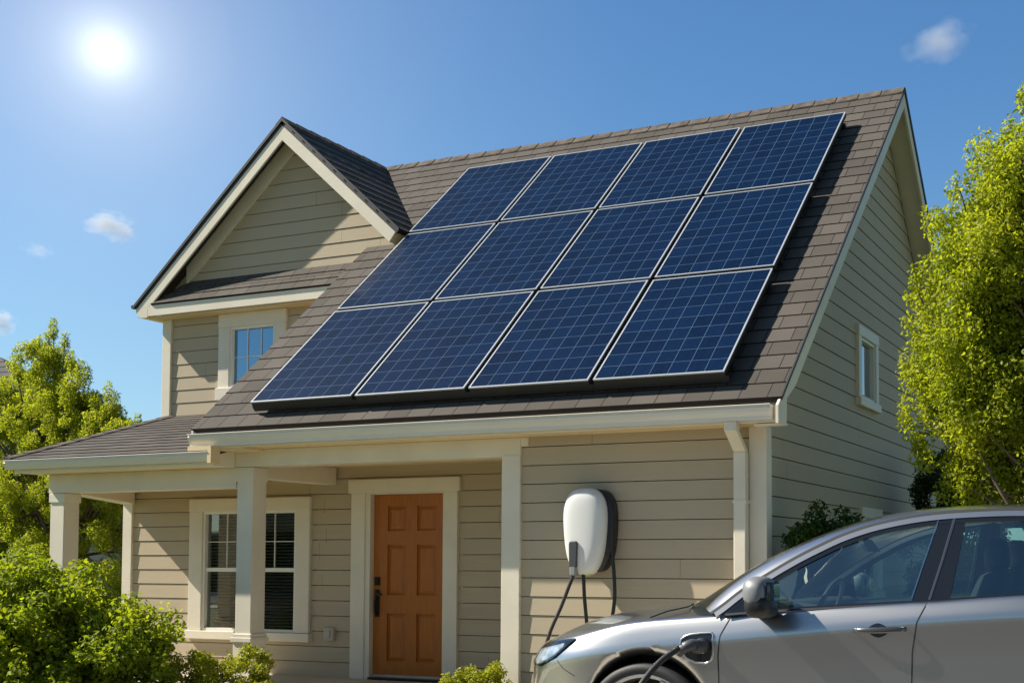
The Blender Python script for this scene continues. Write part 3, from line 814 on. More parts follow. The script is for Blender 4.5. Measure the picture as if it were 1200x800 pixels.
for cx0, cx1 in cols:
    zz = 0.078
    for a, c in rows: sl(cx0, cx1, zz, a); zz = c
    sl(cx0, cx1, zz, 1.983)
    for a, c in rows:     # raised centre field with sloped edges
        m_ = 0.045; yo, yi = yd + 0.0218, yd + 0.006
        o_ = [(cx0 + .012, a + .012), (cx1 - .012, a + .012), (cx1 - .012, c - .012), (cx0 + .012, c - .012)]
        i_ = [(cx0 + m_, a + m_), (cx1 - m_, a + m_), (cx1 - m_, c - m_), (cx0 + m_, c - m_)]
        for k in range(4):
            l = (k + 1) % 4
            b.face([(o_[k][0], yo, o_[k][1]), (o_[l][0], yo, o_[l][1]), (i_[l][0], yi, i_[l][1]), (i_[k][0], yi, i_[k][1])])
        b.face([(p[0], yi, p[1]) for p in i_])
door = b.build('door', M_DOOR, house)
b = MB()
b.box(-4.775, -4.715, yd - 0.016, yd, 1.03, 1.12)                   # lock rose
b.tube([(-4.745, yd - 0.004, 1.075), (-4.745, yd - 0.03, 1.075)], 0.022, 16)
b.box(-4.772, -4.718, yd - 0.014, yd, 0.70, 0.985)                  # long plate
b.tube([(-4.745, yd - 0.01, 0.94), (-4.745, yd - 0.055, 0.94), (-4.70, yd - 0.06, 0.94), (-4.65, yd - 0.058, 0.937)], 0.011, 10)
b.tube([(-4.745, yd - 0.01, 0.90), (-4.745, yd - 0.05, 0.87), (-4.745, yd - 0.05, 0.76), (-4.745, yd - 0.012, 0.73)], 0.010, 10)
b.build('door_handle', M_DARKM, door, bevel=0.003)
# outdoor outlet
b = MB(); b.box(-5.375, -5.25, DY - 0.055, DY - 0.012, 0.44, 0.575)
ol = b.build('outlet_box', mat('outlet_paint', (0.50, 0.45, 0.36), 0.5), house, bevel=0.006)
b = MB(); b.box(-5.35, -5.285, DY - 0.068, DY - 0.0555, 0.47, 0.55); b.build('outlet_cover', mat('outlet_paint', (0.5, 0.45, 0.36)), ol, bevel=0.006)

# ------------------------------------------------------------------ solar panels
PX1, PX2, PS1, PS2 = -5.036, -0.198, 0.248 + 0.0, 5.33
LIFT = 0.15
base = Vector((0, -0.417, 2.499))
pw = (PX2 - PX1) / 4; ph = (PS2 - PS1) / 3
GAP = 0.046
def pan_local(b_, x0, x1, y0, y1, z0, z1): b_.box(x0, x1, y0, y1, z0, z1)
proto = empty('solar_panel', (0, 0, 0))
W, H = pw - GAP, ph - GAP
FR = 0.015
b = MB()
for q in ((-W / 2, W / 2, 0, FR), (-W / 2, W / 2, H - FR, H), (-W / 2, -W / 2 + FR, FR, H - FR), (W / 2 - FR, W / 2, FR, H - FR)):
    b.box(q[0], q[1], q[2], q[3], -0.012, 0.0)
pf = b.build('frame', M_FRAME, proto)
b = MB()
for q in ((-W / 2 + .001, W / 2 - .001, 0.001, 0.02), (-W / 2 + .001, W / 2 - .001, H - 0.02, H - .001), (-W / 2 + .001, -W / 2 + 0.02, 0.02, H - 0.02), (W / 2 - 0.02, W / 2 - .001, 0.02, H - 0.02)):
    b.box(q[0], q[1], q[2], q[3], -0.052, -0.0125)
b.box(-W / 2 + 0.02, W / 2 - 0.02, 0.02, H - 0.02, -0.03, -0.024)
b.build('back_frame', M_RAIL, proto)
b = MB()
a0, a1, c0, c1 = -W / 2 + FR, W / 2 - FR, FR, H - FR
b.face([(a0, c0, -0.004), (a1, c0, -0.004), (a1, c1, -0.004), (a0, c1, -0.004)], [(0, 0), (1, 0), (1, 1), (0, 1)])
b.build('cell_sheet', M_CELL, proto)
for yy in (0.16, H - 0.22):
    b = MB(); b.box(-pw / 2, pw / 2, yy, yy + 0.045, -0.10, -0.053)
    for xx in (-W / 4, W / 4): b.box(xx - 0.02, xx + 0.02, yy + 0.005, yy + 0.04, -0.148, -0.10)
    b.build('mounting_rail', M_RAIL, proto)
kids = list(proto.children)
b = MB(); b.box(-pw / 2 + .002, pw / 2 - .002, 0.012, 0.03, -0.115, -0.054); skirt = b.build('skirt', M_RAIL, proto)
rown = ['bottom', 'middle', 'top']
LAB = {(0, 0): 'blue solar panel at the lower left corner of the array, nearest the upstairs window',
       (0, 1): 'blue solar panel in the bottom row, second from the left',
       (0, 2): 'blue solar panel in the bottom row, third from the left',
       (0, 3): 'blue solar panel at the lower right corner of the array, above the wall charger',
       (1, 0): 'blue solar panel at the left end of the middle row, below the gable trim tip',
       (1, 1): 'blue solar panel in the middle row, second from the left',
       (1, 2): 'blue solar panel in the middle row, third from the left',
       (1, 3): 'blue solar panel at the right end of the middle row',
       (2, 0): 'blue solar panel at the upper left corner of the array, beside the roof valley',
       (2, 1): 'blue solar panel in the top row below the ridge, second from the left',
       (2, 2): 'blue solar panel in the top row under the ridge, third from the left',
       (2, 3): 'blue solar panel at the upper right corner of the array, nearest the roof peak'}
for r_ in range(3):
    for c_ in range(4):
        if (r_, c_) == (0, 0): o = proto
        else:
            o = proto.copy(); link(o)
            for k in kids + ([skirt] if r_ == 0 else []):
                q = k.copy(); link(q); q.parent = o
        s_ = PS1 + ph * r_ + GAP / 2
        o.location = base + Vector((PX1 + pw * (c_ + 0.5), s_ * RC, s_ * RS)) + Nf * LIFT
        o.rotation_euler = (math.atan(RM) + random.uniform(-.003, .003), random.uniform(-.003, .003), 0)
        tag(o, LAB[(r_, c_)], 'solar panel', 'solar panels in three rows on the roof')

# ------------------------------------------------------------------ wall charger
ch = empty('wall_charger', (-1.50, -0.02, 1.15))
tag(ch, 'rounded white electric car charger with black back plate on the beige wall', 'charger')
def pod(cx, zc, w, h, levels, n=40, e=2.7, taper=0.10, skew=0.0):
    """stack of superellipse rings going out from the wall (towards -y)"""
    rows = []
    for (yy, s, dz) in levels:
        ring = []
        for k in range(n):
            a = 2 * math.pi * k / n
            ca, sa = math.cos(a), math.sin(a)
            xx = abs(ca) ** (2 / e) * math.copysign(1, ca); zz = abs(sa) ** (2 / e) * math.copysign(1, sa)
            ww = w / 2 * (1 + taper * zz) * s if True else 0
            ring.append((cx + xx * ww + skew * yy, yy, zc + zz * h / 2 * (1 - (1 - s) * w / h) + dz))
        rows.append(ring)
    return rows
b = MB()
rows = pod(-1.47, 1.545, 0.36, 0.70, [(-0.014, 0.96, 0), (-0.02, 1.0, 0), (-0.115, 1.0, 0), (-0.13, 0.95, 0)])
b.grid(rows, closed=True); b.face(list(reversed(rows[-1]))); b.build('back_plate', M_BLACKP, ch, weld=True, smooth=True)
b = MB()
rows = pod(-1.53, 1.535, 0.385, 0.735, [(-0.095, 0.985, 0), (-0.10, 1.0, 0), (-0.155, 1.0, 0.0), (-0.19, 0.965, 0), (-0.21, 0.89, 0.0), (-0.225, 0.74, 0.0), (-0.234, 0.45, 0.0), (-0.237, 0.15, 0)], taper=0.15)
b.grid(rows, closed=True); b.face(list(reversed(rows[-1]))); shell = b.build('shell', M_WHITE, ch, weld=True, smooth=True)
b = MB(); b.prism([(-1.635, -0.255, 1.235), (-1.565, -0.255, 1.235), (-1.558, -0.255, 1.43), (-1.566, -0.255, 1.455), (-1.63, -0.255, 1.455), (-1.638, -0.255, 1.43)], (0, 0.075, 0)); b.build('holster', M_GREYP, ch, bevel=0.008)
b = MB(); b.prism([(-1.63, -0.255, 1.165), (-1.57, -0.255, 1.165), (-1.57, -0.255, 1.26), (-1.632, -0.255, 1.26)], (0, 0.07, 0)); b.build('holster_tip', mat('light_grey_plastic', (0.25, 0.25, 0.25), 0.5), ch, bevel=0.012)
M_STRIP = mat('green_strip', (0.45, 0.55, 0.05), 0.4)
b = MB(); b.tube([(-1.57, -0.16, 1.180), (-1.53, -0.165, 1.170), (-1.47, -0.16, 1.178)], 0.012, 8); b.build('status_strip', M_STRIP, ch, smooth=True)

def smooth_path(ctrl, n=12):
    P = [Vector(p) for p in ctrl]; P = [P[0] * 2 - P[1]] + P + [P[-1] * 2 - P[-2]]
    o = []
    for i in range(1, len(P) - 2):
        for k in range(n):
            t = k / n
            a, b_, c, d = P[i - 1], P[i], P[i + 1], P[i + 2]
            o.append(0.5 * ((2 * b_) + (c - a) * t + (2 * a - 5 * b_ + 4 * c - d) * t * t + (3 * b_ - a - 3 * c + d) * t ** 3))
    o.append(P[-2]); return o

# charging cable: leaves the charger, loops behind the car nose, under the bumper and up to the plug
cable = empty('charging_cable', (0.0, -3.6, 0.03))
tag(cable, 'black charging cable from the white charger plugged into the car front wing', 'cable')
CR = 0.0155
b = MB()
b.tube(smooth_path([(-1.60, -0.23, 1.175), (-1.64, -0.235, 1.08), (-1.71, -0.25, 0.90), (-1.80, -0.28, 0.68), (-1.86, -0.32, 0.40), (-1.75, -0.6, 0.12), (-1.45, -1.2, 0.042),
                    (-1.25, -2.4, 0.042), (-0.9, -3.5, 0.042), (-0.2, -4.0, 0.042), (0.35, -4.05, 0.10), (0.58, -3.95, 0.40), (0.64, -3.85, 0.64), (0.70, -3.72, 0.775), (0.765, -3.60, 0.85)]), CR, 12)
b.build('cable', M_RUBBER, cable, smooth=True)
hang = empty('hanging_cable', (-1.4, -0.2, 0.3))
tag(hang, 'black cable loop hanging from the back of the white charger against the siding', 'cable')
b = MB()
b.tube(smooth_path([(-1.325, -0.10, 1.45), (-1.295, -0.11, 1.30), (-1.275, -0.12, 1.12), (-1.275, -0.12, 0.95), (-1.31, -0.13, 0.72), (-1.37, -0.14, 0.50), (-1.44, -0.15, 0.42),
                    (-1.49, -0.16, 0.55), (-1.51, -0.17, 0.80), (-1.525, -0.18, 1.00), (-1.535, -0.18, 1.19)]), CR, 12)
b.build('cable', M_RUBBER, hang, smooth=True)
# ------------------------------------------------------------------ car
CY0 = -2.565; HW = 0.885
M_PAINT = paint_mat('silver_paint', (0.54, 0.535, 0.525))
M_CGLASS = glass_mat('car_glass', (0.66, 0.84, 0.81), 5.0, 0.015, 1.5, (0.75, 0.95, 1.0))
M_WSCREEN = glass_mat('windscreen_glass', (0.60, 0.70, 0.67), 1.0, 0.015, 1.5)
M_MIRP = mat('mirror_paint', (0.24, 0.245, 0.25), 0.5, metal=0.35)
M_HAND = mat('handle_paint', (0.16, 0.16, 0.165), 0.25, metal=0.8)
M_GLOSSB = mat('gloss_black', (0.012, 0.014, 0.018), 0.12, coat=0.5)
M_CHROME = mat('chrome_strip', (0.75, 0.75, 0.75), 0.12, metal=1.0)
M_SEAT = mat('seat_fabric', (0.05, 0.055, 0.058), 0.85, noise=0.1, nscale=20)
M_CABIN = mat('cabin_plastic', (0.045, 0.047, 0.05), 0.7)
M_HEADLIN = mat('headliner', (0.30, 0.30, 0.28), 0.9)
car = empty('parked_car', (1.6, CY0, 0.02))
tag(car, 'silver hatchback with charging port open in its front wing, parked before the beige wall', 'car')

def lerp(tab, x):
    return float(np.interp(x, [p[0] for p in tab], [p[1] for p in tab]))
XN, XT = -0.60, 3.80
Z4 = [(-0.47, 0.745), (-0.3, 0.80), (-0.1, 0.850), (0.12, 0.893), (0.23, 0.930), (0.36, 0.958), (0.51, 0.977), (0.86, 1.008), (1.2, 1.042), (2.0, 1.096), (2.44, 1.132), (3.2, 1.16), (3.6, 1.12), (3.8, 1.02)]
Z3 = [(-0.6, 0.66), (-0.1, 0.74), (0.3, 0.80), (0.6, 0.845), (0.93, 0.882), (1.53, 0.948), (1.95, 0.993), (2.45, 1.035), (3.2, 1.04), (3.8, 0.93)]
ZC = [(-0.47, 0.750), (-0.42, 0.805), (-0.356, 0.851), (-0.296, 0.876), (-0.184, 0.922), (-0.073, 0.962), (0.062, 0.996), (0.218, 1.018), (0.371, 1.037), (0.50, 1.050), (0.70, 1.045), (0.95, 1.03), (1.15, 1.02), (3.2, 1.10), (3.55, 1.10), (3.8, 1.02)]
sm = lambda tab: [(x, float(np.mean([lerp(tab, x + d) for d in (-0.1, -0.05, 0, 0.05, 0.1)]))) for x in np.linspace(-0.6, 3.8, 90)]
Z3 = sm(Z3)
levels = [   # (z function of X, inset, nose X, tail X)
    (lambda x: 0.20, 0.10, -0.31, 3.70),
    (lambda x: 0.225, 0.055, -0.40, 3.76),
    (lambda x: 0.34, 0.018, -0.495, 3.80),
    (lambda x: 0.50, 0.030, -0.505, 3.80),
    (lambda x: lerp(Z3, x) - 0.16, 0.026, -0.505, 3.79),
    (lambda x: lerp(Z3, x) - 0.035, 0.006, -0.50, 3.785),
    (lambda x: lerp(Z3, x), 0.000, -0.49, 3.78),
    (lambda x: lerp(Z3, x) + 0.035, 0.010, -0.475, 3.77),
    (lambda x: lerp(Z4, x) - 0.018, 0.040, -0.455, 3.745),
    (lambda x: lerp(Z4, x), 0.054, -0.44, 3.73),
]
def plan(inset, x0, x1, n=2.3):
    """half outline from nose centre round the near side to the tail centre"""
    xs, xe = 0.30, 3.25
    w = HW - inset
    pts = []
    for k in range(13):
        a = math.radians(90 * k / 12)
        pts.append((xs - (xs - x0) * math.cos(a) ** (2 / n), w * math.sin(a) ** (2 / n)))
    for x in np.linspace(xs, xe, 26)[1:-1]:
        pts.append((x, w))
    for k in range(11):
        a = math.radians(90 - 90 * k / 10)
        pts.append((xe + (x1 - xe) * max(0, math.cos(a)) ** (2 / n), w * max(0, math.sin(a)) ** (2 / n)))
    out = []
    for x, y in pts:
        tp = 1 - 0.035 * abs((x - 1.7) / 2.0) ** 2.2
        out.append((x, y * tp))
    return out
rows = []
for zf, ins, x0, x1 in levels:
    rows.append([(x, CY0 - y, zf(x)) for x, y in plan(ins, x0, x1)])
top = rows[-1]
for s_ in (0.04, 0.14, 0.30, 0.5, 0.75, 1.0):
    r = []
    for (x, y, z) in top:
        zc = max(lerp(ZC, x), z + 0.001) if x < 0.9 else lerp(ZC, x)
        if s_ <= 0.14 and x > 0.9: f_ = 0.0
        else: f_ = 1 - (1 - s_) ** 2.6
        r.append((x, CY0 + (y - CY0) * (1 - s_), z + (zc - z) * f_))
    rows.append(r)
bot = [[(x, CY0 + (y - CY0) * q, 0.20) for x, y, z in rows[0]] for q in (0.0, 0.5)]
rows = bot + rows
b = MB(); b.grid(rows)
b2 = MB(); b2.grid([[(x, 2 * CY0 - y, z) for x, y, z in r] for r in rows])
n0 = len(b.v); b.v += b2.v; b.f += [tuple(reversed([i + n0 for i in f])) for f in b2.f]; b.uv += b2.uv
body = b.build('body', M_PAINT, car, weld=True, smooth=True)
bm = bmesh.new(); bm.from_mesh(body.data)
bmesh.ops.remove_doubles(bm, verts=bm.verts, dist=4e-4)
bmesh.ops.dissolve_degenerate(bm, edges=bm.edges, dist=1e-5)
bmesh.ops.recalc_face_normals(bm, faces=bm.faces)
cl = bm.edges.layers.float.new('crease_edge')
bm.to_mesh(body.data); bm.free()
body.data.materials.append(M_BLACKP)
ss = body.modifiers.new('s', 'SUBSURF'); ss.levels = 1; ss.render_levels = 1
cutters = []
WX = (0.49, 3.10); WZ = 0.405
for wx in WX:
    for sg in (-1, 1):
        yo = CY0 + sg * 1.1; y1 = CY0 + sg * 0.905; y2 = CY0 + sg * 0.825; y3 = CY0 + sg * 0.50
        cb = MB(); ring = []
        for yy, rr in ((yo, 0.470), (y1, 0.470), (y2, 0.388), (y3, 0.388)):
            ring.append([(wx + rr * math.cos(2 * math.pi * k / 72), yy, WZ + rr * math.sin(2 * math.pi * k / 72)) for k in range(72)])
        cb.grid(ring, closed=True); cb.face(ring[0]); cb.face(ring[-1])
        c = cb.build('cutter', M_PAINT, car, weld=True)
        c.data.materials.append(M_BLACKP)
        for p in c.data.polygons:
            if abs(p.center.y + CY0 - CY0) * 0 == 0 and abs((p.center.y + car.location.y) - CY0) < 0.82: p.material_index = 1
        md = body.modifiers.new('cut', 'BOOLEAN'); md.operation = 'DIFFERENCE'; md.solver = 'EXACT'; md.object = c
        cutters.append(c)
dg = bpy.context.evaluated_depsgraph_get(); dg.update()
ev = bpy.data.meshes.new_from_object(body.evaluated_get(dg))
body.modifiers.clear(); body.data = ev
for c in cutters: bpy.data.objects.remove(c)

# doors cut out of the shell
car_off = Vector(car.location)
FE = [(1.00, 1.075), (0.985, 1.02), (0.93, 0.91), (0.915, 0.80), (0.915, 0.62), (0.95, 0.40), (0.99, 0.27)]
ME = [(2.01, 1.14), (1.99, 1.09), (1.947, 0.995), (1.921, 0.853), (1.915, 0.70), (1.925, 0.45), (1.94, 0.27)]
RE = [(2.98, 1.19), (2.99, 1.10), (2.99, 1.0), (2.93, 0.86), (2.80, 0.76), (2.68, 0.60), (2.62, 0.40), (2.60, 0.27)]
bm = bmesh.new(); bm.from_mesh(body.data)
def cutline(p, q):
    p = Vector((p[0] - car_off.x, 0, p[1] - car_off.z)); q = Vector((q[0] - car_off.x, 0, q[1] - car_off.z))
    n = Vector((0, 1, 0)).cross(q - p).normalized()
    lo, hi = min(p.z, q.z) - 0.002, max(p.z, q.z) + 0.002
    xl, xh = min(p.x, q.x) - 0.06, max(p.x, q.x) + 0.06
    fs = [f for f in bm.faces if any(lo <= v.co.z <= hi for v in f.verts) or (min(v.co.z for v in f.verts) < lo and max(v.co.z for v in f.verts) > hi)]
    fs = [f for f in fs if min(v.co.x for v in f.verts) < xh and max(v.co.x for v in f.verts) > xl and abs(f.calc_center_median().y) > 0.6]
    es = {e for f in fs for e in f.edges}; vs = {v for f in fs for v in f.verts}
    bmesh.ops.bisect_plane(bm, geom=list(fs) + list(es) + list(vs), plane_co=p, plane_no=n, dist=1e-5)
for E_ in (FE, ME, RE):
    for p, q in zip(E_, E_[1:]): cutline(p, q)
fs = [f for f in bm.faces if abs(f.calc_center_median().y) > 0.6]
bmesh.ops.bisect_plane(bm, geom=fs + list({e for f in fs for e in f.edges}) + list({v for f in fs for v in f.verts}), plane_co=(0, 0, 0.27 - car_off.z), plane_no=(0, 0, 1), dist=1e-5)
def inside(poly, x, z):
    c = False; n = len(poly)
    for i in range(n):
        (x0, z0), (x1, z1) = poly[i], poly[(i + 1) % n]
        if (z0 > z) != (z1 > z) and x < x0 + (x1 - x0) * (z - z0) / (z1 - z0): c = not c
    return c
D1 = FE + list(reversed(ME)); D2 = ME + list(reversed(RE))
full = body.data.copy()
bm.to_mesh(full)
def sub(name, keep, mats):
    nb = bm.copy()
    dele = [f for f in nb.faces if not keep(f)]
    bmesh.ops.delete(nb, geom=dele, context='FACES')
    me = bpy.data.meshes.new(name); nb.to_mesh(me); nb.free()
    for m in mats: me.materials.append(m)
    for p in me.polygons: p.use_smooth = True
    o = bpy.data.objects.new(name, me); link(o); o.parent = car
    return o
def which(f):
    c = f.calc_center_median()
    if abs(c.y) < HW - 0.105 or f.material_index == 1 or c.z + car_off.z > 1.2: return 0
    x, z = c.x + car_off.x, c.z + car_off.z
    s_ = 1 if c.y < 0 else 2
    if inside(D1, x, z): return s_
    if inside(D2, x, z): return s_ + 2
    return 0
doors = [sub('door', (lambda f, k=k: which(f) == k), (M_PAINT, M_BLACKP)) for k in (1, 2, 3, 4)]
nb = sub('body', lambda f: which(f) == 0, (M_PAINT, M_BLACKP))
bpy.data.objects.remove(body); body = nb; body.name = 'body'
for o_ in [body] + doors:
    o_.data.set_sharp_from_angle(angle=math.radians(50))
bvh = BVHTree.FromBMesh(bm)
bm.free()
def hit(x, z, sg=-1, off=0.0):
    """point on the car's side at (x, z)"""
    h, n, i, d = bvh.ray_cast(Vector((x - car_off.x, sg * 3, z - car_off.z)), Vector((0, -sg, 0)))
    if h is None: return None
    if n.y * sg < 0: n = -n
    return h + car_off + n * off, n
def densify(pts, step=0.02):
    o = []
    for p, q in zip(pts, pts[1:]):
        k = max(1, int(math.hypot(q[0] - p[0], q[1] - p[1]) / step))
        for i in range(k): o.append((p[0] + (q[0] - p[0]) * i / k, p[1] + (q[1] - p[1]) * i / k))
    o.append(pts[-1]); return o
def groove(mb, pts, w=0.006, off=0.0012, sg=-1):
    d = densify(pts); rows = []
    for i, (x, z) in enumerate(d):
        a = d[max(0, i - 1)]; c = d[min(len(d) - 1, i + 1)]
        t = Vector((c[0] - a[0], 0, c[1] - a[1])).normalized(); s_ = Vector((t.z, 0, -t.x))
        h = hit(x, z, sg, off)
        if h is None: continue
        rows.append([h[0] + s_ * w / 2, h[0] - s_ * w / 2])
    if len(rows) > 1: mb.grid(rows)
def patch(mb, upper, lower, off=0.002, nu=24, nv=8, sg=-1):
    """surface-hugging patch between two x-z polylines"""
    def at(pl, t):
        L = [0]
        for p, q in zip(pl, pl[1:]): L.append(L[-1] + math.hypot(q[0] - p[0], q[1] - p[1]))
        s_ = t * L[-1]
        return (float(np.interp(s_, L, [p[0] for p in pl])), float(np.interp(s_, L, [p[1] for p in pl])))
    rows = []
    for i in range(nu + 1):
        u = at(upper, i / nu); l = at(lower, i / nu); r = []
        for j in range(nv + 1):
            t = j / nv
            h = hit(u[0] + (l[0] - u[0]) * t, u[1] + (l[1] - u[1]) * t, sg, off)
            if h is None: break
            r.append(h[0])
        if len(r) == nv + 1: rows.append(r)
    if len(rows) > 1: mb.grid(rows)
for sg in (-1, 1):
    b = MB()
    groove(b, [(-0.07, 0.745), (-0.02, 0.70), (0.06, 0.665)], 0.005, sg=sg); b.build('panel_gap', M_RUBBER, body)
    b = MB(); b.tube([(0.50, CY0 + sg * 0.80, 0.990), (0.56, CY0 + sg * 0.70, 1.022), (0.62, CY0 + sg * 0.55, 1.042), (0.55, CY0 + sg * 0.3, 1.050)], 0.004, 6); b.build('bonnet_gap', M_RUBBER, body)
    for line in (FE[1:], ME[1:], RE[1:], [(0.99, 0.27), (1.94, 0.27), (2.60, 0.27)]):
        b = MB(); groove(b, line, 0.007, sg=sg); b.build('panel_gap', M_RUBBER, body)

# greenhouse ---------------------------------------------------------------
SEAM = [(0.865, -3.404, 1.022), (0.924, -3.384, 1.066), (1.02, -3.350, 1.145), (1.148, -3.311, 1.228), (1.276, -3.276, 1.306), (1.405, -3.245, 1.374), (1.533, -3.219, 1.433), (1.70, -3.196, 1.486),
        (1.921, -3.178, 1.527), (2.15, -3.170, 1.545), (2.45, -3.169, 1.549), (2.85, -3.18, 1.525), (3.2, -3.215, 1.455), (3.5, -3.28, 1.32), (3.66, -3.35, 1.15)]
CENT = [(0.50, 1.04), (0.60, 1.085), (0.72, 1.155), (0.87, 1.25), (1.03, 1.335), (1.19, 1.405), (1.36, 1.470), (1.56, 1.528), (1.80, 1.570), (2.05, 1.588), (2.40, 1.593), (2.85, 1.57), (3.25, 1.50), (3.58, 1.37), (3.76, 1.16)]
PILL = [(0.80, 1.045), (0.86, 1.105), (0.955, 1.185), (1.08, 1.268), (1.21, 1.338), (1.34, 1.398), (1.475, 1.450), (1.65, 1.503), (1.885, 1.546), (2.12, 1.564), (2.44, 1.567), (2.85, 1.545), (3.21, 1.475), (3.52, 1.335), (3.69, 1.155)]
def dens3(l, n=4):
    return [tuple(p) for p in smooth_path([(q + (0,))[:3] if len(q) == 2 else q for q in l], n)]
S3 = dens3(SEAM); C3 = [(p[0], p[1]) for p in dens3(CENT)]
P3 = [(p[0], p[1]) for p in dens3(PILL)]
def cross(k, t):
    s_ = S3[k]; c = C3[k]; p = P3[k]; y = s_[1] + (CY0 - s_[1]) * t
    if t <= 0.12:
        q = t / 0.12; e = 1 - (1 - q) ** 1.5
        return (s_[0] + (p[0] - s_[0]) * e, y, s_[2] + (p[1] - s_[2]) * e)
    q = (t - 0.12) / 0.88; e = 1 - (1 - q) ** 2.2
    return (p[0] + (c[0] - p[0]) * e, y, p[1] + (c[1] - p[1]) * e)
def both(mb, rows):
    mb.grid(rows); mb.grid([[(x, 2 * CY0 - y, z) for x, y, z in reversed(r)] for r in rows])
K = len(S3); kh = 29; kr = 49                                # header row, tailgate glass row
b = MB()
both(b, [[cross(k, t) for t in (0.0, 0.03, 0.075, 0.12)] for k in range(0, K)])
both(b, [[cross(k, t) for t in (0.12, 0.3, 0.5, 0.75, 1.0)] for k in range(kh, kr + 1)])
rf = b.build('roof', M_PAINT, car, weld=True, smooth=True)
b = MB(); both(b, [[cross(k, t) for t in (0.12, 0.2, 0.35, 0.5, 0.75, 1.0)] for k in range(0, kh + 1)]); b.build('windscreen', M_WSCREEN, car, weld=True, smooth=True)
b = MB(); both(b, [[cross(k, t) for t in (0.12, 0.3, 0.5, 0.75, 1.0)] for k in range(kr, K)]); b.build('rear_window', M_CGLASS, car, weld=True, smooth=True)
b = MB(); both(b, [[(p[0], p[1], p[2] - 0.035) for p in (cross(k, t) for t in (0.05, 0.2, 0.5, 0.75, 1.0))] for k in range(kh + 1, kr)]); b.build('headliner', M_HEADLIN, car, weld=True, smooth=True)

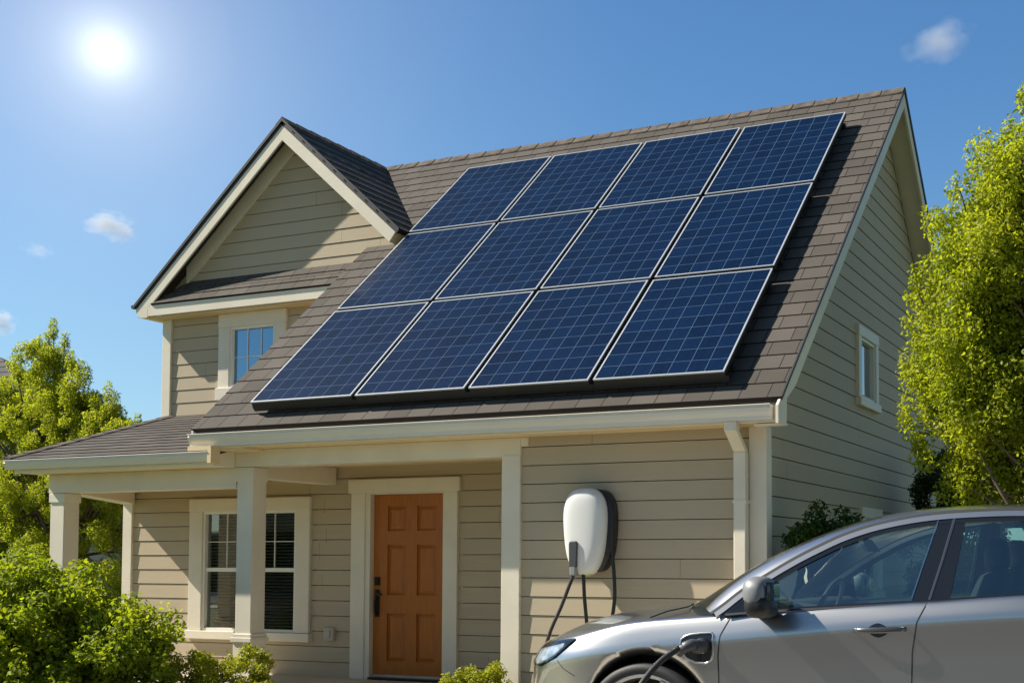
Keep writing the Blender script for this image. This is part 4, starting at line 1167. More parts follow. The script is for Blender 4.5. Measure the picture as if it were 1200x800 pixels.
def tumble(z): return -3.40 + (z - 1.03) * 0.45
def side(sg, x, z, off=0.0):
    y = tumble(z) - off
    return (x, y if sg < 0 else 2 * CY0 - y, z)
def rib(mb, sg, curve, d0, d1, off, flat=False):
    rows = []
    for i, p in enumerate(curve):
        a = curve[max(0, i - 1)]; c = curve[min(len(curve) - 1, i + 1)]
        t = Vector((c[0] - a[0], 0, c[1] - a[1])).normalized(); n = Vector((t.z, 0, -t.x))
        rows.append([side(sg, p[0] + n.x * d, p[1] + n.z * d, off) for d in (d0, d1)])
    mb.grid(rows)
SXZ = [(p[0], p[2]) for p in S3]
belt = lambda x: lerp(Z4, x)
for sg in (-1, 1):
    b = MB(); rib(b, sg, SXZ, -0.006, 0.008, 0.007); b.build('roof_gap', M_RUBBER, rf)
    b = MB(); rib(b, sg, SXZ[1:-3], 0.007, 0.036, 0.006); b.build('window_surround', M_PAINT, car)
    # black surround and pillars
    b = MB()
    rib(b, sg, SXZ[3:-6], 0.034, 0.062, 0.0015)
    for poly in ([(1.905, 1.09), (2.090, 1.10), (2.144, 1.50), (2.10, 1.515), (2.015, 1.505)],
                 [(0.93, 1.012), (1.205, 1.040), (1.205, 1.215), (1.148, 1.185), (1.03, 1.095)],
                 [(2.86, 1.12), (3.30, 1.15), (3.40, 1.30), (3.12, 1.44), (2.93, 1.48)]):
        b.face([side(sg, x, z, 0.0005) for x, z in poly])
    rib(b, sg, [(0.95, 1.03), (1.2, 1.052), (2.0, 1.106), (2.44, 1.142), (3.3, 1.17)], 0.0, 0.014, 0.010)
    b.build('pillar_trim', M_GLOSSB, car)
    b = MB(); rib(b, sg, [(0.95, 1.022), (1.2, 1.044), (2.0, 1.098), (2.44, 1.134), (3.3, 1.162)], 0.0, 0.010, 0.014); b.build('belt_strip', M_BLACKP, car)
    b = MB(); rib(b, sg, [(1.907, 1.11), (1.955, 1.30), (2.008, 1.497)], -0.003, 0.002, 0.004); b.build('chrome_edge', M_CHROME, car)
    b = MB(); rib(b, sg, [(1.99, 1.10), (2.04, 1.30), (2.092, 1.540)], -0.004, 0.002, 0.004); b.build('panel_gap', M_RUBBER, car)
    b = MB(); rib(b, sg, [(1.996, 1.10), (2.046, 1.30), (2.098, 1.535)], -0.002, 0.001, 0.0045); b.build('chrome_edge', M_CHROME, car)
    # glass
    g1 = [(1.19, 1.02), (1.92, 1.07), (2.02, 1.50), (1.873, 1.480), (1.668, 1.425), (1.516, 1.36), (1.337, 1.268), (1.19, 1.19)]
    g2 = [(2.08, 1.08), (2.88, 1.12), (2.95, 1.47), (2.80, 1.50), (2.45, 1.515), (2.13, 1.51)]
    for g in (g1, g2):
        b = MB(); b.face([side(sg, x, z, -0.006) for x, z in g]); b.build('side_window', M_CGLASS, car)
    # wing mirror
    def mir(levels_, material, name, parent):
        mb = MB(); rr = []
        for (yy, cx, cz, hx, hz) in levels_:
            ring = []
            for k in range(28):
                a = 2 * math.pi * k / 28; ca, sa = math.cos(a), math.sin(a)
                ring.append((cx - 0.012 + 0.86 * hx * abs(ca) ** 0.75 * math.copysign(1, ca), yy if sg < 0 else 2 * CY0 - yy, cz - 0.006 + 0.88 * hz * abs(sa) ** 0.8 * math.copysign(1, sa)))
            rr.append(ring)
        mb.grid(rr, closed=True); mb.face(rr[0]); mb.face(rr[-1])
        return mb.build(name, material, parent, weld=True, smooth=True)
    mr = mir([(-3.44, 1.205, 1.14, 0.040, 0.055), (-3.455, 1.198, 1.143, 0.066, 0.080), (-3.50, 1.195, 1.150, 0.076, 0.082), (-3.57, 1.193, 1.150, 0.079, 0.083), (-3.63, 1.195, 1.147, 0.072, 0.077), (-3.662, 1.20, 1.138, 0.055, 0.068), (-3.675, 1.205, 1.135, 0.022, 0.033)], M_MIRP, 'wing_mirror', car)
    mir([(-3.40, 1.17, 1.040, 0.08, 0.022), (-3.45, 1.195, 1.045, 0.074, 0.036), (-3.50, 1.203, 1.066, 0.083, 0.060), (-3.60, 1.206, 1.070, 0.085, 0.062), (-3.665, 1.210, 1.080, 0.066, 0.050), (-3.672, 1.21, 1.085, 0.02, 0.012)], M_BLACKP, 'mirror_base', mr)
    mir([(-3.46, 1.262, 1.137, 0.012, 0.066), (-3.64, 1.258, 1.137, 0.012, 0.066)], M_GLOSSB, 'mirror_glass', mr)
# door handles
for k, hx0 in ((0, 1.635), (1, 1.635), (2, 2.66), (3, 2.66)):
    sg = -1 if k % 2 == 0 else 1
    d = doors[k]
    z0 = lerp(Z3, hx0 + 0.13) - 0.018
    b = MB(); up = [(hx0 + 0.06 + 0.125 * i / 8, z0 + 0.035 * math.sin(math.pi * i / 8)) for i in range(9)]; lo = [(p[0], 2 * z0 - p[1] - 0.0) for p in up]
    patch(b, up, lo, 0.0015, 12, 4, sg); b.build('handle_recess', M_GLOSSB, d)
    pts = []
    for i in range(13):
        t = i / 12; x = hx0 + 0.262 * t
        h = hit(x, z0 + 0.012 * t - 0.002, sg, 0.004 + 0.034 * math.sin(math.pi * min(1, max(0, t))) ** 0.35)
        pts.append(h[0])
    b = MB()
    rr = []
    for i, p in enumerate(pts):
        t = i / 12; s_ = 0.35 + 0.65 * math.sin(math.pi * (0.06 + 0.88 * t)) ** 0.4
        rr.append([p + Vector((0, -sg * 0.009 * s_ * math.cos(a) * -1, 0.0155 * s_ * math.sin(a))) for a in [2 * math.pi * q / 14 for q in range(14)]])
    b.grid(rr, closed=True); b.face(rr[0]); b.face(rr[-1]); b.build('handle', M_HAND, d, weld=True, smooth=True)

# headlights
M_LAMP = mat('lamp_reflector', (0.50, 0.54, 0.58), 0.25, metal=0.5, noise=0.35, nscale=25)
M_LENS = glass_mat('lamp_lens', (0.86, 0.90, 0.94), 1.5)
HU = [(-0.375, 0.775), (-0.315, 0.812), (-0.22, 0.832), (-0.10, 0.848), (0.05, 0.868)]
HL = [(-0.375, 0.725), (-0.315, 0.690), (-0.22, 0.700), (-0.09, 0.755), (0.05, 0.858)]
for sg in (-1, 1):
    b = MB(); patch(b, HU, HL, 0.003, 26, 8, sg); hl_ = b.build('headlight', M_GLOSSB, car, smooth=True)
    b = MB()
    patch(b, [(-0.345, 0.762), (-0.29, 0.785), (-0.21, 0.800), (-0.12, 0.818), (-0.03, 0.838)], [(-0.345, 0.725), (-0.29, 0.705), (-0.21, 0.716), (-0.10, 0.765), (-0.03, 0.815)], 0.005, 22, 8, sg)
    b.build('reflector', M_LAMP, hl_, smooth=True)
    b = MB(); patch(b, HU, HL, 0.009, 26, 8, sg); b.build('lens', M_LENS, hl_, smooth=True)

# charge port and plug (near side)
PU = [(0.708, 0.850), (0.712, 0.885), (0.764, 0.910), (0.82, 0.918), (0.885, 0.920), (0.889, 0.86)]
PL = [(0.708, 0.845), (0.737, 0.791), (0.79, 0.768), (0.849, 0.765), (0.880, 0.785), (0.889, 0.84)]
b = MB(); patch(b, PU, PL, 0.0015, 26, 12); port = b.build('charge_port', M_GLOSSB, body, smooth=True)
b = MB()
loop = [(0.708, 0.848), (0.712, 0.885), (0.735, 0.902), (0.764, 0.911), (0.82, 0.918), (0.882, 0.921), (0.891, 0.912), (0.889, 0.81), (0.878, 0.783), (0.849, 0.764), (0.79, 0.766), (0.737, 0.790), (0.708, 0.848)]
pp = [hit(x, z, -1, 0.002)[0] for x, z in densify(loop, 0.015)]
b.tube(pp, 0.0055, 8, cap=False); b.build('port_rim', M_PAINT, port, smooth=True)
b = MB(); hp = hit(0.835, 0.855, -1, 0.0)[0]
b.tube([hp + Vector((0, 0.004, 0)), hp + Vector((0, -0.02, 0))], 0.042, 24); b.build('socket', M_BLACKP, port, bevel=0.004)
b = MB()
b.tube([(0.838, hp.y - 0.012, 0.852), (0.838, hp.y - 0.05, 0.854), (0.832, hp.y - 0.075, 0.856), (0.82, hp.y - 0.10, 0.857)], [0.036, 0.038, 0.036, 0.030], 20)
b.tube(smooth_path([(0.838, hp.y - 0.075, 0.860), (0.81, hp.y - 0.105, 0.864), (0.785, hp.y - 0.115, 0.852), (0.762, hp.y - 0.112, 0.833), (0.745, hp.y - 0.105, 0.815)], 4), [0.030] * 5 + [0.028] * 4 + [0.024] * 4 + [0.018] * 4, 16)
b.build('plug', M_GREYP, cable, smooth=True)

# wheels
def lathe(mb, prof, cx, cz, cy, sg, seg=64):
    rows = [[(cx + r * math.cos(2 * math.pi * k / seg), cy + sg * y, cz + r * math.sin(2 * math.pi * k / seg)) for k in range(seg)] for r, y in prof]
    mb.grid(rows, closed=True)
M_ALLOY = mat('alloy', (0.42, 0.42, 0.42), 0.3, metal=0.8)
w0 = []
wheel = empty('wheel', (0, 0, 0)); wheel.parent = car
b = MB(); lathe(b, [(0.300, 0.0), (0.312, 0.008), (0.330, 0.014), (0.352, 0.010), (0.365, -0.006), (0.370, -0.03), (0.370, -0.17), (0.355, -0.20), (0.30, -0.20)], 0, 0, 0, -1)
tyre = b.build('tyre', M_RUBBER, None, smooth=True); tyre.parent = wheel
b = MB(); lathe(b, [(0.304, 0.002), (0.309, 0.006), (0.305, 0.008), (0.290, -0.002), (0.282, -0.03), (0.278, -0.16)], 0, 0, 0, -1)
for i in range(10):
    a = 2 * math.pi * i / 10 + 0.1
    p = Vector((math.cos(a), 0, math.sin(a))); q = Vector((math.cos(a + 0.18 * (1 if i % 2 else -1)), 0, math.sin(a + 0.18 * (1 if i % 2 else -1))))
    b.beam(p * 0.06 + Vector((0, 0.016, 0)), q * 0.295 + Vector((0, 0.004, 0)), 0.035, 0.022, up=(0, 1, 0))
lathe(b, [(0.0001, -0.0), (0.05, 0.0), (0.07, -0.012), (0.075, -0.05)], 0, 0, 0, -1)
rim = b.build('rim', M_ALLOY, None, smooth=False); rim.parent = wheel
b = MB(); lathe(b, [(0.0001, -0.09), (0.17, -0.09), (0.17, -0.11)], 0, 0, 0, -1, 40); lathe(b, [(0.05, -0.14), (0.29, -0.145)], 0, 0, 0, -1, 40)
disc = b.build('brake_disc', M_DARKM, None); disc.parent = wheel
wheel.location = (WX[0] - car_off.x, -HW + 0.035, WZ - 0.02 - car_off.z)
for (wx, sg) in ((WX[1], -1), (WX[0], 1), (WX[1], 1)):
    w2 = wheel.copy(); link(w2); w2.parent = car
    w2.location = (wx - car_off.x, sg * (HW - 0.035), WZ - 0.02 - car_off.z)
    if sg > 0: w2.rotation_euler = (0, 0, math.pi)
    for c in (tyre, rim, disc):
        c2 = c.copy(); link(c2); c2.parent = w2

# cabin
def rbox(name, m, x0, x1, y0, y1, z0, z1, bev=0.03, parent=car):
    o = box(name, m, parent, x0, x1, y0, y1, z0, z1, bev); o.modifiers['bevel'].segments = 4
    for p in o.data.polygons: p.use_smooth = True
    return o
b = MB()
b.grid([[(x, y, z) for y in np.linspace(-3.34, -1.79, 6)] for x, z in ((0.80, 1.035), (1.0, 1.065), (1.18, 1.075), (1.24, 1.05), (1.26, 0.98))]); b.build('dashboard', M_CABIN, car, smooth=True)
for yc_ in (-2.97, -2.16):
    for xs_ in (2.16, 2.98):
        st = MB()
        prof = [(0.0, 0.88, 0.24), (0.03, 1.0, 0.25), (0.07, 1.12, 0.24), (0.11, 1.22, 0.20), (0.125, 1.255, 0.14)]
        rr = []
        for dx, z, hw in prof:
            rr.append([(xs_ - 0.02 + dx + 0.07 * math.cos(a) * (1 if hw > .15 else .6), yc_ + hw * abs(math.sin(a)) ** 0.6 * math.copysign(1, math.sin(a)), z) for a in [2 * math.pi * q / 20 for q in range(20)]])
        st.grid(rr, closed=True); st.face(rr[-1]); s1 = st.build('seat', M_SEAT, car, weld=True, smooth=True)
        hr_ = MB(); rr = []
        for z, hx, hw in ((1.245, 0.03, 0.06), (1.26, 0.055, 0.11), (1.30, 0.06, 0.125), (1.36, 0.055, 0.12), (1.395, 0.045, 0.10), (1.41, 0.02, 0.06)):
            rr.append([(xs_ + 0.10 + hx * math.cos(a), yc_ + hw * abs(math.sin(a)) ** 0.6 * math.copysign(1, math.sin(a)), z) for a in [2 * math.pi * q / 20 for q in range(20)]])
        hr_.grid(rr, closed=True); hr_.face(rr[0]); hr_.face(rr[-1]); hr_.build('headrest', M_SEAT, s1, weld=True, smooth=True)
b = MB()
cw = Vector((1.36, -2.97, 1.02)); ax = Vector((-0.92, 0, 0.40)).normalized(); e1 = Vector((0, 1, 0)); e2_ = ax.cross(e1)
b.tube([cw + (e1 * math.cos(a) + e2_ * math.sin(a)) * 0.185 for a in [2 * math.pi * q / 36 for q in range(37)]], 0.014, 8, cap=False)
b.beam(cw - e1 * 0.18, cw + e1 * 0.18, 0.05, 0.02, up=ax); b.tube([cw, cw + ax * 0.2 - Vector((0, 0, .06))], 0.035, 10); b.build('steering_wheel', M_CABIN, car, smooth=False)
b = MB(); b.prism([(1.47, -2.68, 1.385), (1.50, -2.68, 1.345), (1.505, -2.45, 1.345), (1.475, -2.45, 1.385), (1.46, -2.47, 1.415), (1.455, -2.66, 1.415)], (0.03, 0, 0.0)); b.tube([(1.48, -2.565, 1.40), (1.44, -2.565, 1.47)], 0.012, 8); b.build('rear_view_mirror', M_CABIN, car, bevel=0.006)
# front bumper grille and plate recess, tail lamps (seen only from other sides)
b = MB(); b.grid([[(-0.515 + 0.10 * ((y - CY0) / 0.55) ** 2, y, z) for y in np.linspace(CY0 - 0.5, CY0 + 0.5, 12)] for z in (0.30, 0.42)]); b.build('grille', M_BLACKP, car)
b = MB()
for sg in (-1, 1): b.box(3.70, 3.775, CY0 + sg * 0.70 - 0.08, CY0 + sg * 0.70 + 0.08, 0.80, 1.0)
b.build('tail_lamps', mat('tail_red', (0.35, 0.01, 0.01), 0.2), car, bevel=0.02)

# ------------------------------------------------------------------ plants
def leaf_cloud(name, clusters, n, size, m, parent, seed=1, aspect=0.5, droop=0.0, spread=1.0, up=0.3, shell=0.0):
    """n leaves spread through clusters [(x,y,z,rx,ry,rz,weight)]; each leaf a folded quad"""
    rng = np.random.default_rng(seed)
    cl = np.array(clusters, float)
    w = cl[:, 6] * (cl[:, 3] * cl[:, 4] * cl[:, 5]) ** (2 / 3); w /= w.sum()
    idx = rng.choice(len(cl), n, p=w)
    d = rng.normal(size=(n, 3)); d /= np.linalg.norm(d, axis=1, keepdims=True)
    r = rng.random(n) ** (1 / 3)
    r = np.where(rng.random(n) < shell, 0.72 + 0.28 * r + rng.normal(size=n) * 0.05, r)
    c = cl[idx, :3] + d * cl[idx, 3:6] * r[:, None] * spread
    nn = d * 0.7 + rng.normal(size=(n, 3)) * 0.7; nn[:, 2] += up
    nn /= np.linalg.norm(nn, axis=1, keepdims=True)
    a = rng.normal(size=(n, 3)); a[:, 2] -= droop
    t = a - nn * (a * nn).sum(1, keepdims=True); t /= np.linalg.norm(t, axis=1, keepdims=True)
    bb = np.cross(nn, t)
    s = size * (0.6 + 0.8 * rng.random(n))[:, None]
    L = t * s; Wd = bb * s * aspect * 0.5; U = nn * s * 0.10
    # six-point leaf: base, two mid pairs, tip; folded along the rib
    P = np.stack([c, c + L * 0.33 + Wd + U, c + L * 0.72 + Wd * 0.8 + U, c + L, c + L * 0.72 - Wd * 0.8 + U, c + L * 0.33 - Wd + U], 1)
    off = Vector((0, 0, 0)); p = parent
    while p is not None: off += p.location; p = p.parent
    V = P.reshape(-1, 3) - np.array(off)
    me = bpy.data.meshes.new(name)
    nv = len(V); me.vertices.add(nv); me.vertices.foreach_set('co', V.astype(np.float32).ravel())
    base = np.arange(n)[:, None] * 6
    q = np.concatenate([base + np.array([[0, 1, 2, 3]]), base + np.array([[0, 3, 4, 5]])], 1).reshape(-1)
    me.loops.add(len(q)); me.loops.foreach_set('vertex_index', q.astype(np.int32))
    me.polygons.add(2 * n); me.polygons.foreach_set('loop_start', np.arange(0, 8 * n, 4, dtype=np.int32)); me.polygons.foreach_set('loop_total', np.full(2 * n, 4, np.int32))
    me.update(calc_edges=True); me.validate()
    me.materials.append(m)
    o = bpy.data.objects.new(name, me); link(o); o.parent = parent
    return o

def twigs(name, base, clusters, parent, r0=0.06, seed=1, trunk_top=None, m=None):
    """trunk and limbs reaching into the clusters"""
    rng = random.Random(seed); b = MB(); base = Vector(base)
    top = Vector(trunk_top)
    tp = smooth_path([base, base.lerp(top, 0.5) + Vector((rng.uniform(-.05, .05), rng.uniform(-.05, .05), 0)), top], 4)
    b.tube(tp, list(np.linspace(r0, r0 * 0.45, len(tp))), 9)
    for c in clusters:
        e = Vector(c[:3]); t = rng.uniform(0.25, 0.85); s = tp[int(t * (len(tp) - 1))]
        mid = s.lerp(e, 0.5) + Vector((rng.uniform(-.1, .1), rng.uniform(-.1, .1), rng.uniform(0, .12)))
        pp = smooth_path([s, mid, e], 3)
        b.tube(pp, list(np.linspace(r0 * 0.35, r0 * 0.06, len(pp))), 5, cap=False)
    return b.build(name, m or M_BARK, parent, smooth=True)

def lobes(cores, n, r, seed, jitter=1.0):
    """small clusters over the surface and volume of big cores (x,y,z,rx,ry,rz)"""
    rng = random.Random(seed); o = []
    tot = sum((c[3] * c[4] * c[5]) ** (2 / 3) for c in cores)
    for c in cores:
        k = max(2, int(n * (c[3] * c[4] * c[5]) ** (2 / 3) / tot))
        for i in range(k):
            d = Vector((rng.gauss(0, 1), rng.gauss(0, 1), rng.gauss(0, 1))).normalized()
            q = rng.uniform(0.55, 1.06) if rng.random() < 0.8 else rng.uniform(0.1, 0.6)
            s = r * rng.uniform(0.55, 1.35)
            o.append((c[0] + d.x * c[3] * q, c[1] + d.y * c[4] * q, c[2] + d.z * c[5] * q, s, s, s * rng.uniform(0.8, 1.3), 1.0))
    return o

M_LEAF_R = leaf_mat('leaf_bright', (0.18, 0.235, 0.016), (0.41, 0.43, 0.03), 0.58)
M_LEAF_L = leaf_mat('leaf_feathery', (0.17, 0.22, 0.016), (0.42, 0.44, 0.05), 0.62)
M_LEAF_B = leaf_mat('leaf_bush', (0.12, 0.18, 0.012), (0.36, 0.40, 0.03), 0.55, 0.6)
M_LEAF_S = leaf_mat('leaf_shrub', (0.17, 0.20, 0.010), (0.40, 0.40, 0.02), 0.4)
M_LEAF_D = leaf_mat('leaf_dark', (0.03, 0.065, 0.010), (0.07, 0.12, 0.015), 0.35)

# right tree, in the side yard
tr = empty('tree', (2.3, 0.6, 0.0)); tag(tr, 'bright yellow green leafy tree to the right of the house behind the car', 'tree')
cores = [(1.85, 0.6, 3.9, 0.35, 0.4, 0.4), (1.62, 0.5, 2.6, 0.4, 0.4, 0.4), (1.9, 0.6, 2.75, 0.5, 0.5, 0.5), (1.55, 0.55, 2.25, 0.42, 0.4, 0.30), (2.0, 0.6, 1.95, 0.6, 0.5, 0.3), (2.6, 0.7, 1.9, 0.7, 0.6, 0.35), (1.5, 0.5, 3.1, 0.42, 0.45, 0.5), (2.40, 0.6, 4.72, 0.42, 0.42, 0.45), (2.15, 0.55, 4.30, 0.50, 0.5, 0.45), (1.85, 0.5, 3.95, 0.50, 0.5, 0.5), (2.4, 0.7, 4.1, 0.8, 0.7, 0.7), (1.72, 0.5, 3.35, 0.55, 0.55, 0.45),
         (1.70, 0.5, 2.85, 0.58, 0.5, 0.42), (2.3, 0.7, 3.2, 0.9, 0.7, 0.8), (1.80, 0.5, 2.40, 0.52, 0.45, 0.32), (2.3, 0.7, 2.3, 0.8, 0.6, 0.5), (2.8, 0.8, 4.9, 0.55, 0.5, 0.7), (3.1, 0.8, 3.6, 0.8, 0.7, 1.2), (3.0, 0.8, 4.5, 0.6, 0.6, 0.9), (3.0, .8, 2.4, .8, .6, .6)]
cls = lobes(cores, 1350, 0.15, 3)
rg = random.Random(77)
for (x, y, z) in ((1.05, .5, 3.55), (1.08, .5, 2.95), (1.12, .5, 2.55), (1.3, .5, 3.95), (1.55, .5, 4.35), (1.75, .5, 4.7), (2.0, .6, 4.95), (1.95, .6, 5.1), (2.2, .6, 5.2), (1.25, .5, 2.2), (1.4, .5, 1.95), (1.65, .5, 1.85)):
    for k in range(3): cls.append((x + rg.uniform(-.12, .16), y + rg.uniform(-.2, .2), z + rg.uniform(-.15, .15), 0.055, 0.055, 0.12, 1.4))
twigs('trunk', (2.35, 0.6, 0.0), cls[::5], tr, 0.09, 3, (2.4, 0.65, 3.9))
leaf_cloud('crown', cls, 300000, 0.034, M_LEAF_R, tr, 5, 0.55, up=0.3)

# left tree, behind the porch
tl = empty('tree', (-12.9, 4.4, 0.0)); tag(tl, 'feathery green tree rising behind the porch roof at the left', 'tree')
cores = [(-13.25, 4.2, 4.25, 0.35, 0.4, 0.55), (-12.95, 4.2, 4.1, 0.3, 0.4, 0.60), (-12.35, 4.1, 3.75, 0.32, 0.4, 0.42), (-11.75, 4.0, 3.35, 0.35, 0.35, 0.32), (-13.9, 4.3, 3.75, 0.5, 0.5, 0.45),
         (-13.0, 4.3, 3.3, 0.9, 0.7, 0.6), (-12.1, 4.2, 3.0, 0.6, 0.6, 0.45), (-11.25, 4.0, 3.0, 0.40, 0.35, 0.30), (-11.6, 4.1, 2.5, 0.7, 0.5, 0.4), (-12.0, 4.1, 3.35, 0.4, 0.4, 0.4), (-12.7, 4.2, 3.7, 0.5, 0.4, 0.4), (-14.3, 4.3, 3.7, 0.6, 0.5, 0.6), (-13.4, 4.3, 2.4, 1.1, 0.8, 0.8), (-12.3, 4.3, 2.2, 0.9, 0.8, 0.8), (-12.8, 4.4, 1.2, 1.4, 0.9, 0.9), (-14.6, 4.4, 2.8, 0.8, 0.7, 0.9), (-14.6, 4.4, 1.4, 0.9, 0.8, 1.0)]
cls = lobes(cores, 800, 0.13, 9)
for (x, y, z) in ((-13.1, 4.2, 4.7), (-13.0, 4.2, 4.85), (-12.75, 4.2, 4.6), (-13.3, 4.2, 4.6), (-12.3, 4.1, 4.15), (-12.5, 4.1, 4.3), (-12.15, 4.1, 4.05), (-11.6, 4.0, 3.75), (-11.45, 4.0, 3.6), (-11.0, 4.0, 3.25), (-10.95, 4.0, 3.1), (-13.8, 4.2, 4.3), (-12.9, 4.2, 4.4)):
    cls.append((x, y, z, 0.07, 0.07, 0.2, 1.6))
twigs('trunk', (-12.9, 4.4, 0.0), cls[::6] + cls[-13:], tl, 0.10, 4, (-12.9, 4.3, 3.4))
leaf_cloud('crown', cls, 230000, 0.042, M_LEAF_L, tl, 6, 0.34, up=0.2)
# darker tree beyond it, seen through the porch opening
t2 = empty('tree', (-12.6, 7.6, 0.0)); tag(t2, 'dark green tree seen through the open end of the porch', 'tree')
cores = [(-12.6, 7.6, 1.5, 1.6, 0.9, 1.0), (-14.0, 7.8, 1.8, 1.3, 0.9, 1.2), (-11.4, 7.6, 1.1, 0.9, 0.8, 0.9)]
cls = lobes(cores, 160, 0.26, 12)
twigs('trunk', (-12.6, 7.6, 0), cls[::5], t2, 0.09, 8, (-12.6, 7.6, 1.8))
leaf_cloud('crown', cls, 26000, 0.085, M_LEAF_D, t2, 7, 0.5)

# front bush
bs = empty('bush', (-6.6, -1.55, 0.0)); tag(bs, 'large round green bush in front of the left porch column', 'bush')
cores = [(-6.75, -1.6, 0.65, 1.15, 0.75, 0.66), (-7.3, -1.7, 0.72, 0.9, 0.7, 0.62), (-6.1, -1.5, 0.62, 0.75, 0.6, 0.62), (-5.50, -1.45, 0.42, 0.66, 0.5, 0.55), (-5.25, -1.40, 0.25, 0.42, 0.4, 0.42), (-6.6, -2.0, 0.3, 1.3, 0.5, 0.55), (-6.4, -1.5, 0.85, 0.7, 0.5, 0.45), (-7.3, -1.6, 0.9, 0.6, 0.5, 0.45), (-7.6, -1.6, 0.3, 0.9, 0.7, 0.6)]
cls = lobes(cores, 1000, 0.12, 21)
twigs('stems', (-6.6, -1.55, 0), cls[::4], bs, 0.04, 5, (-6.6, -1.55, 0.7))
leaf_cloud('foliage', cls, 120000, 0.046, M_LEAF_B, bs, 8, 0.55, up=0.5)
for (nm, lab, px_, py_, r_, h_, sd_, m_) in (
        ('shrub', 'small yellow green shrub at the foot of the middle porch column', -4.72, -0.95, 0.56, 0.30, 31, M_LEAF_S),
        ('shrub', 'small round shrub beside the front door and the white wall post', -2.40, -0.45, 0.33, 0.22, 41, M_LEAF_S)):
    s = empty(nm, (px_, py_, 0)); tag(s, lab, 'shrub', 'small shrubs along the front wall')
    cores = [(px_, py_, h_ * 0.85, r_ * 0.9, r_ * 0.7, h_ * 0.9), (px_ - r_ * 0.4, py_, h_ * 0.75, r_ * 0.6, r_ * 0.6, h_ * 0.85), (px_ + r_ * 0.4, py_, h_ * 0.6, r_ * 0.55, r_ * 0.55, h_ * 0.7)]
    cls = lobes(cores, 90, 0.07, sd_)
    twigs('stems', (px_, py_, 0), cls[::4], s, 0.018, sd_, (px_, py_, h_))
    leaf_cloud('foliage', cls, 12000, 0.030, m_, s, sd_, 0.5, up=0.5)
for (lab, x, y, r_, h_, sd_) in (('dark bush against the side wall just behind the car bonnet', 0.40, 0.22, 0.34, 1.68, 51),
                                 ('dark green bush by the side wall behind the bright tree', 0.75, 4.5, 0.70, 2.50, 61)):
    s = empty('bush', (x, y, 0)); tag(s, lab, 'bush', 'dark bushes along the side wall')
    cores = [(x, y, h_ * 0.45, r_, r_, h_ * 0.5), (x + 0.03, y, h_ * 0.78, r_ * 0.8, r_ * 0.8, h_ * 0.24)]
    cls = lobes(cores, 210, 0.10, sd_)
    twigs('stems', (x, y, 0), cls[::4], s, 0.03, sd_, (x, y, h_ * 0.7))
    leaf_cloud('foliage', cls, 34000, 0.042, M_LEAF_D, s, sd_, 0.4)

# ------------------------------------------------------------------ neighbour's house
nh = empty('house', (-27.5, 9, 0)); tag(nh, 'dark roofed neighbouring house mostly hidden behind the left tree', 'house')
M_SHN = mat('neighbour_shingle', (0.07, 0.068, 0.07), 0.9, noise=0.3, nscale=3)
b = MB(); b.box(-34, -18.4, 10.2, 14.3, 0.0, 2.35); b.build('wall', mat('neighbour_siding', (0.33, 0.33, 0.33), 0.7), nh)
b = MB()
E0, E1, EY0, EY1, RX0, RX1, RY, RZ, EZ = -35.0, -17.6, 9.5, 14.9, -30.0, -24.35, 12.2, 6.38, 2.35
import itertools
def hipface(a, bb, c_, d_):
    # lapped strips between the eave a-bb and the ridge d_-c_
    n_ = 26
    a, bb, c_, d_ = map(Vector, (a, bb, c_, d_))
    for i in range(n_):
        t0, t1 = i / n_, (i + 1) / n_
        up = Vector((0, 0, 0.025))
        q = [a.lerp(d_, t0) + up, bb.lerp(c_, t0) + up, bb.lerp(c_, t1), a.lerp(d_, t1)]
        b.face(q); b.face([q[0] - up, q[1] - up, q[1], q[0]])
hipface((E0, EY0, EZ), (E1, EY0, EZ), (RX1, RY, RZ), (RX0, RY, RZ)); hipface((E1, EY0, EZ), (E1, EY1, EZ), (RX1, RY, RZ), (RX1, RY, RZ))
hipface((E1, EY1, EZ), (E0, EY1, EZ), (RX0, RY, RZ), (RX1, RY, RZ)); hipface((E0, EY1, EZ), (E0, EY0, EZ), (RX0, RY, RZ), (RX0, RY, RZ))
b.face([(E0, EY0, EZ), (E1, EY0, EZ), (E1, EY1, EZ), (E0, EY1, EZ)])
b.build('roof', M_SHN, nh)
b = MB(); b.box(-22.0, -20.8, 10.15, 10.195, 1.0, 2.0); b.build('window', M_GLOSSB, nh)

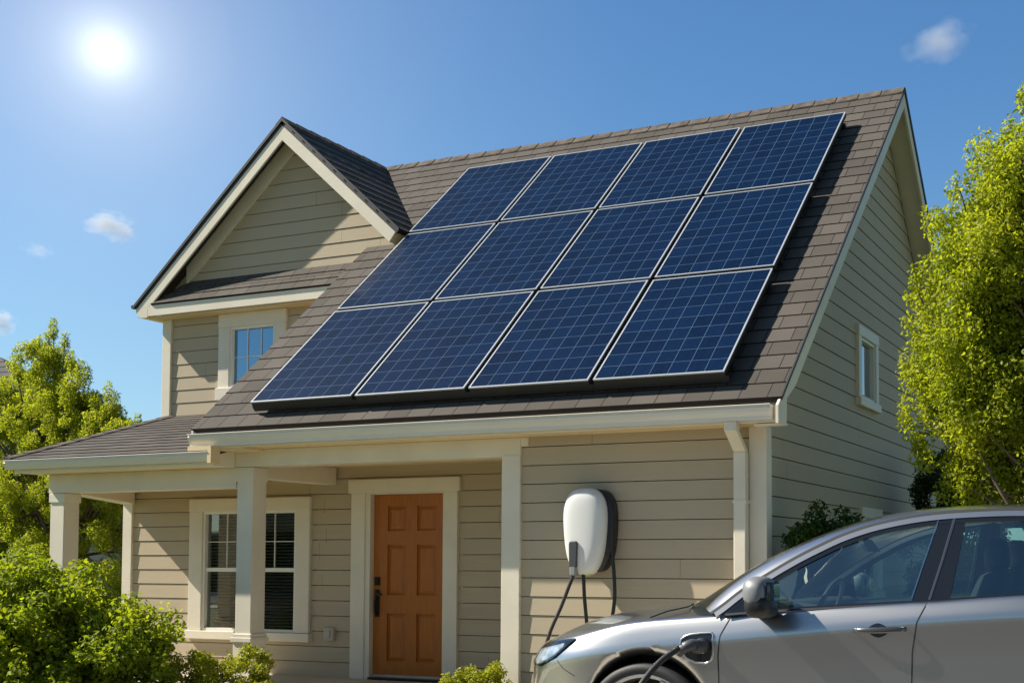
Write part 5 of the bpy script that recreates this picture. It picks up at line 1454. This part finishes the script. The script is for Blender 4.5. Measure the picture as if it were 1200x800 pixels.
# ------------------------------------------------------------------ clouds
def cloud_mat(name, dens, seed):
    m = bpy.data.materials.new(name); m.use_nodes = True; t = m.node_tree
    t.nodes.remove(t.nodes['Principled BSDF'])
    pv = t.nodes.new('ShaderNodeVolumePrincipled'); pv.inputs['Color'].default_value = (0.97, 0.97, 1.0, 1); pv.inputs['Anisotropy'].default_value = 0.3
    tc = t.nodes.new('ShaderNodeTexCoord')
    ln = t.nodes.new('ShaderNodeVectorMath'); ln.operation = 'LENGTH'; t.links.new(tc.outputs['Object'], ln.inputs[0])
    nz = t.nodes.new('ShaderNodeTexNoise'); nz.inputs['Scale'].default_value = 1.7; nz.inputs['Detail'].default_value = 4; nz.noise_dimensions = '4D'; nz.inputs['W'].default_value = seed
    t.links.new(tc.outputs['Object'], nz.inputs['Vector'])
    a = t.nodes.new('ShaderNodeMath'); a.operation = 'SUBTRACT'; a.inputs[0].default_value = 0.95; t.links.new(ln.outputs['Value'], a.inputs[1])
    b_ = t.nodes.new('ShaderNodeMath'); b_.operation = 'MULTIPLY_ADD'; b_.inputs[1].default_value = 2.2; b_.inputs[2].default_value = -1.25; t.links.new(nz.outputs['Fac'], b_.inputs[0])
    c = t.nodes.new('ShaderNodeMath'); c.operation = 'ADD'; t.links.new(a.outputs[0], c.inputs[0]); t.links.new(b_.outputs[0], c.inputs[1])
    d = t.nodes.new('ShaderNodeMath'); d.operation = 'MULTIPLY'; d.inputs[1].default_value = dens; d.use_clamp = False
    e = t.nodes.new('ShaderNodeMath'); e.operation = 'MAXIMUM'; e.inputs[1].default_value = 0.0
    t.links.new(c.outputs[0], e.inputs[0]); t.links.new(e.outputs[0], d.inputs[0]); t.links.new(d.outputs[0], pv.inputs['Density'])
    t.links.new(pv.outputs[0], t.nodes['Material Output'].inputs['Volume'])
    return m
for (lab, d_, R_, sx, sz, tilt, dens, sd_) in (
        ('small torn white cloud high at the upper right of the sky', (-0.1723, 0.9075, 0.383), 700, 22, 14, -0.35, 0.045, 1.3),
        ('small white cloud left of the gable under the sun', (-0.7187, 0.6526, 0.2402), 700, 16, 9, 0.12, 0.14, 4.1),
        ('white cloud at the left edge above the tree', (-0.777, 0.607, 0.1676), 700, 10, 8, 0.0, 0.22, 7.7),
        ('faint wisp of cloud beside the left edge cloud', (-0.7536, 0.6195, 0.2198), 700, 9, 4.5, 0.0, 0.06, 2.9)):
    bm = bmesh.new(); bmesh.ops.create_icosphere(bm, subdivisions=3, radius=1.0)
    me = bpy.data.meshes.new('cloud'); bm.to_mesh(me); bm.free()
    o = link(bpy.data.objects.new('cloud', me)); v = Vector(d_).normalized()
    o.location = Vector(cam.location) + v * R_
    az = math.atan2(v.y, v.x) - math.pi / 2
    o.rotation_euler = (0, tilt, az); o.scale = (sx, sx * 0.8, sz)
    me.materials.append(cloud_mat('cloud_vapour', dens, sd_))
    tag(o, lab, 'cloud', 'small clouds in the blue sky')
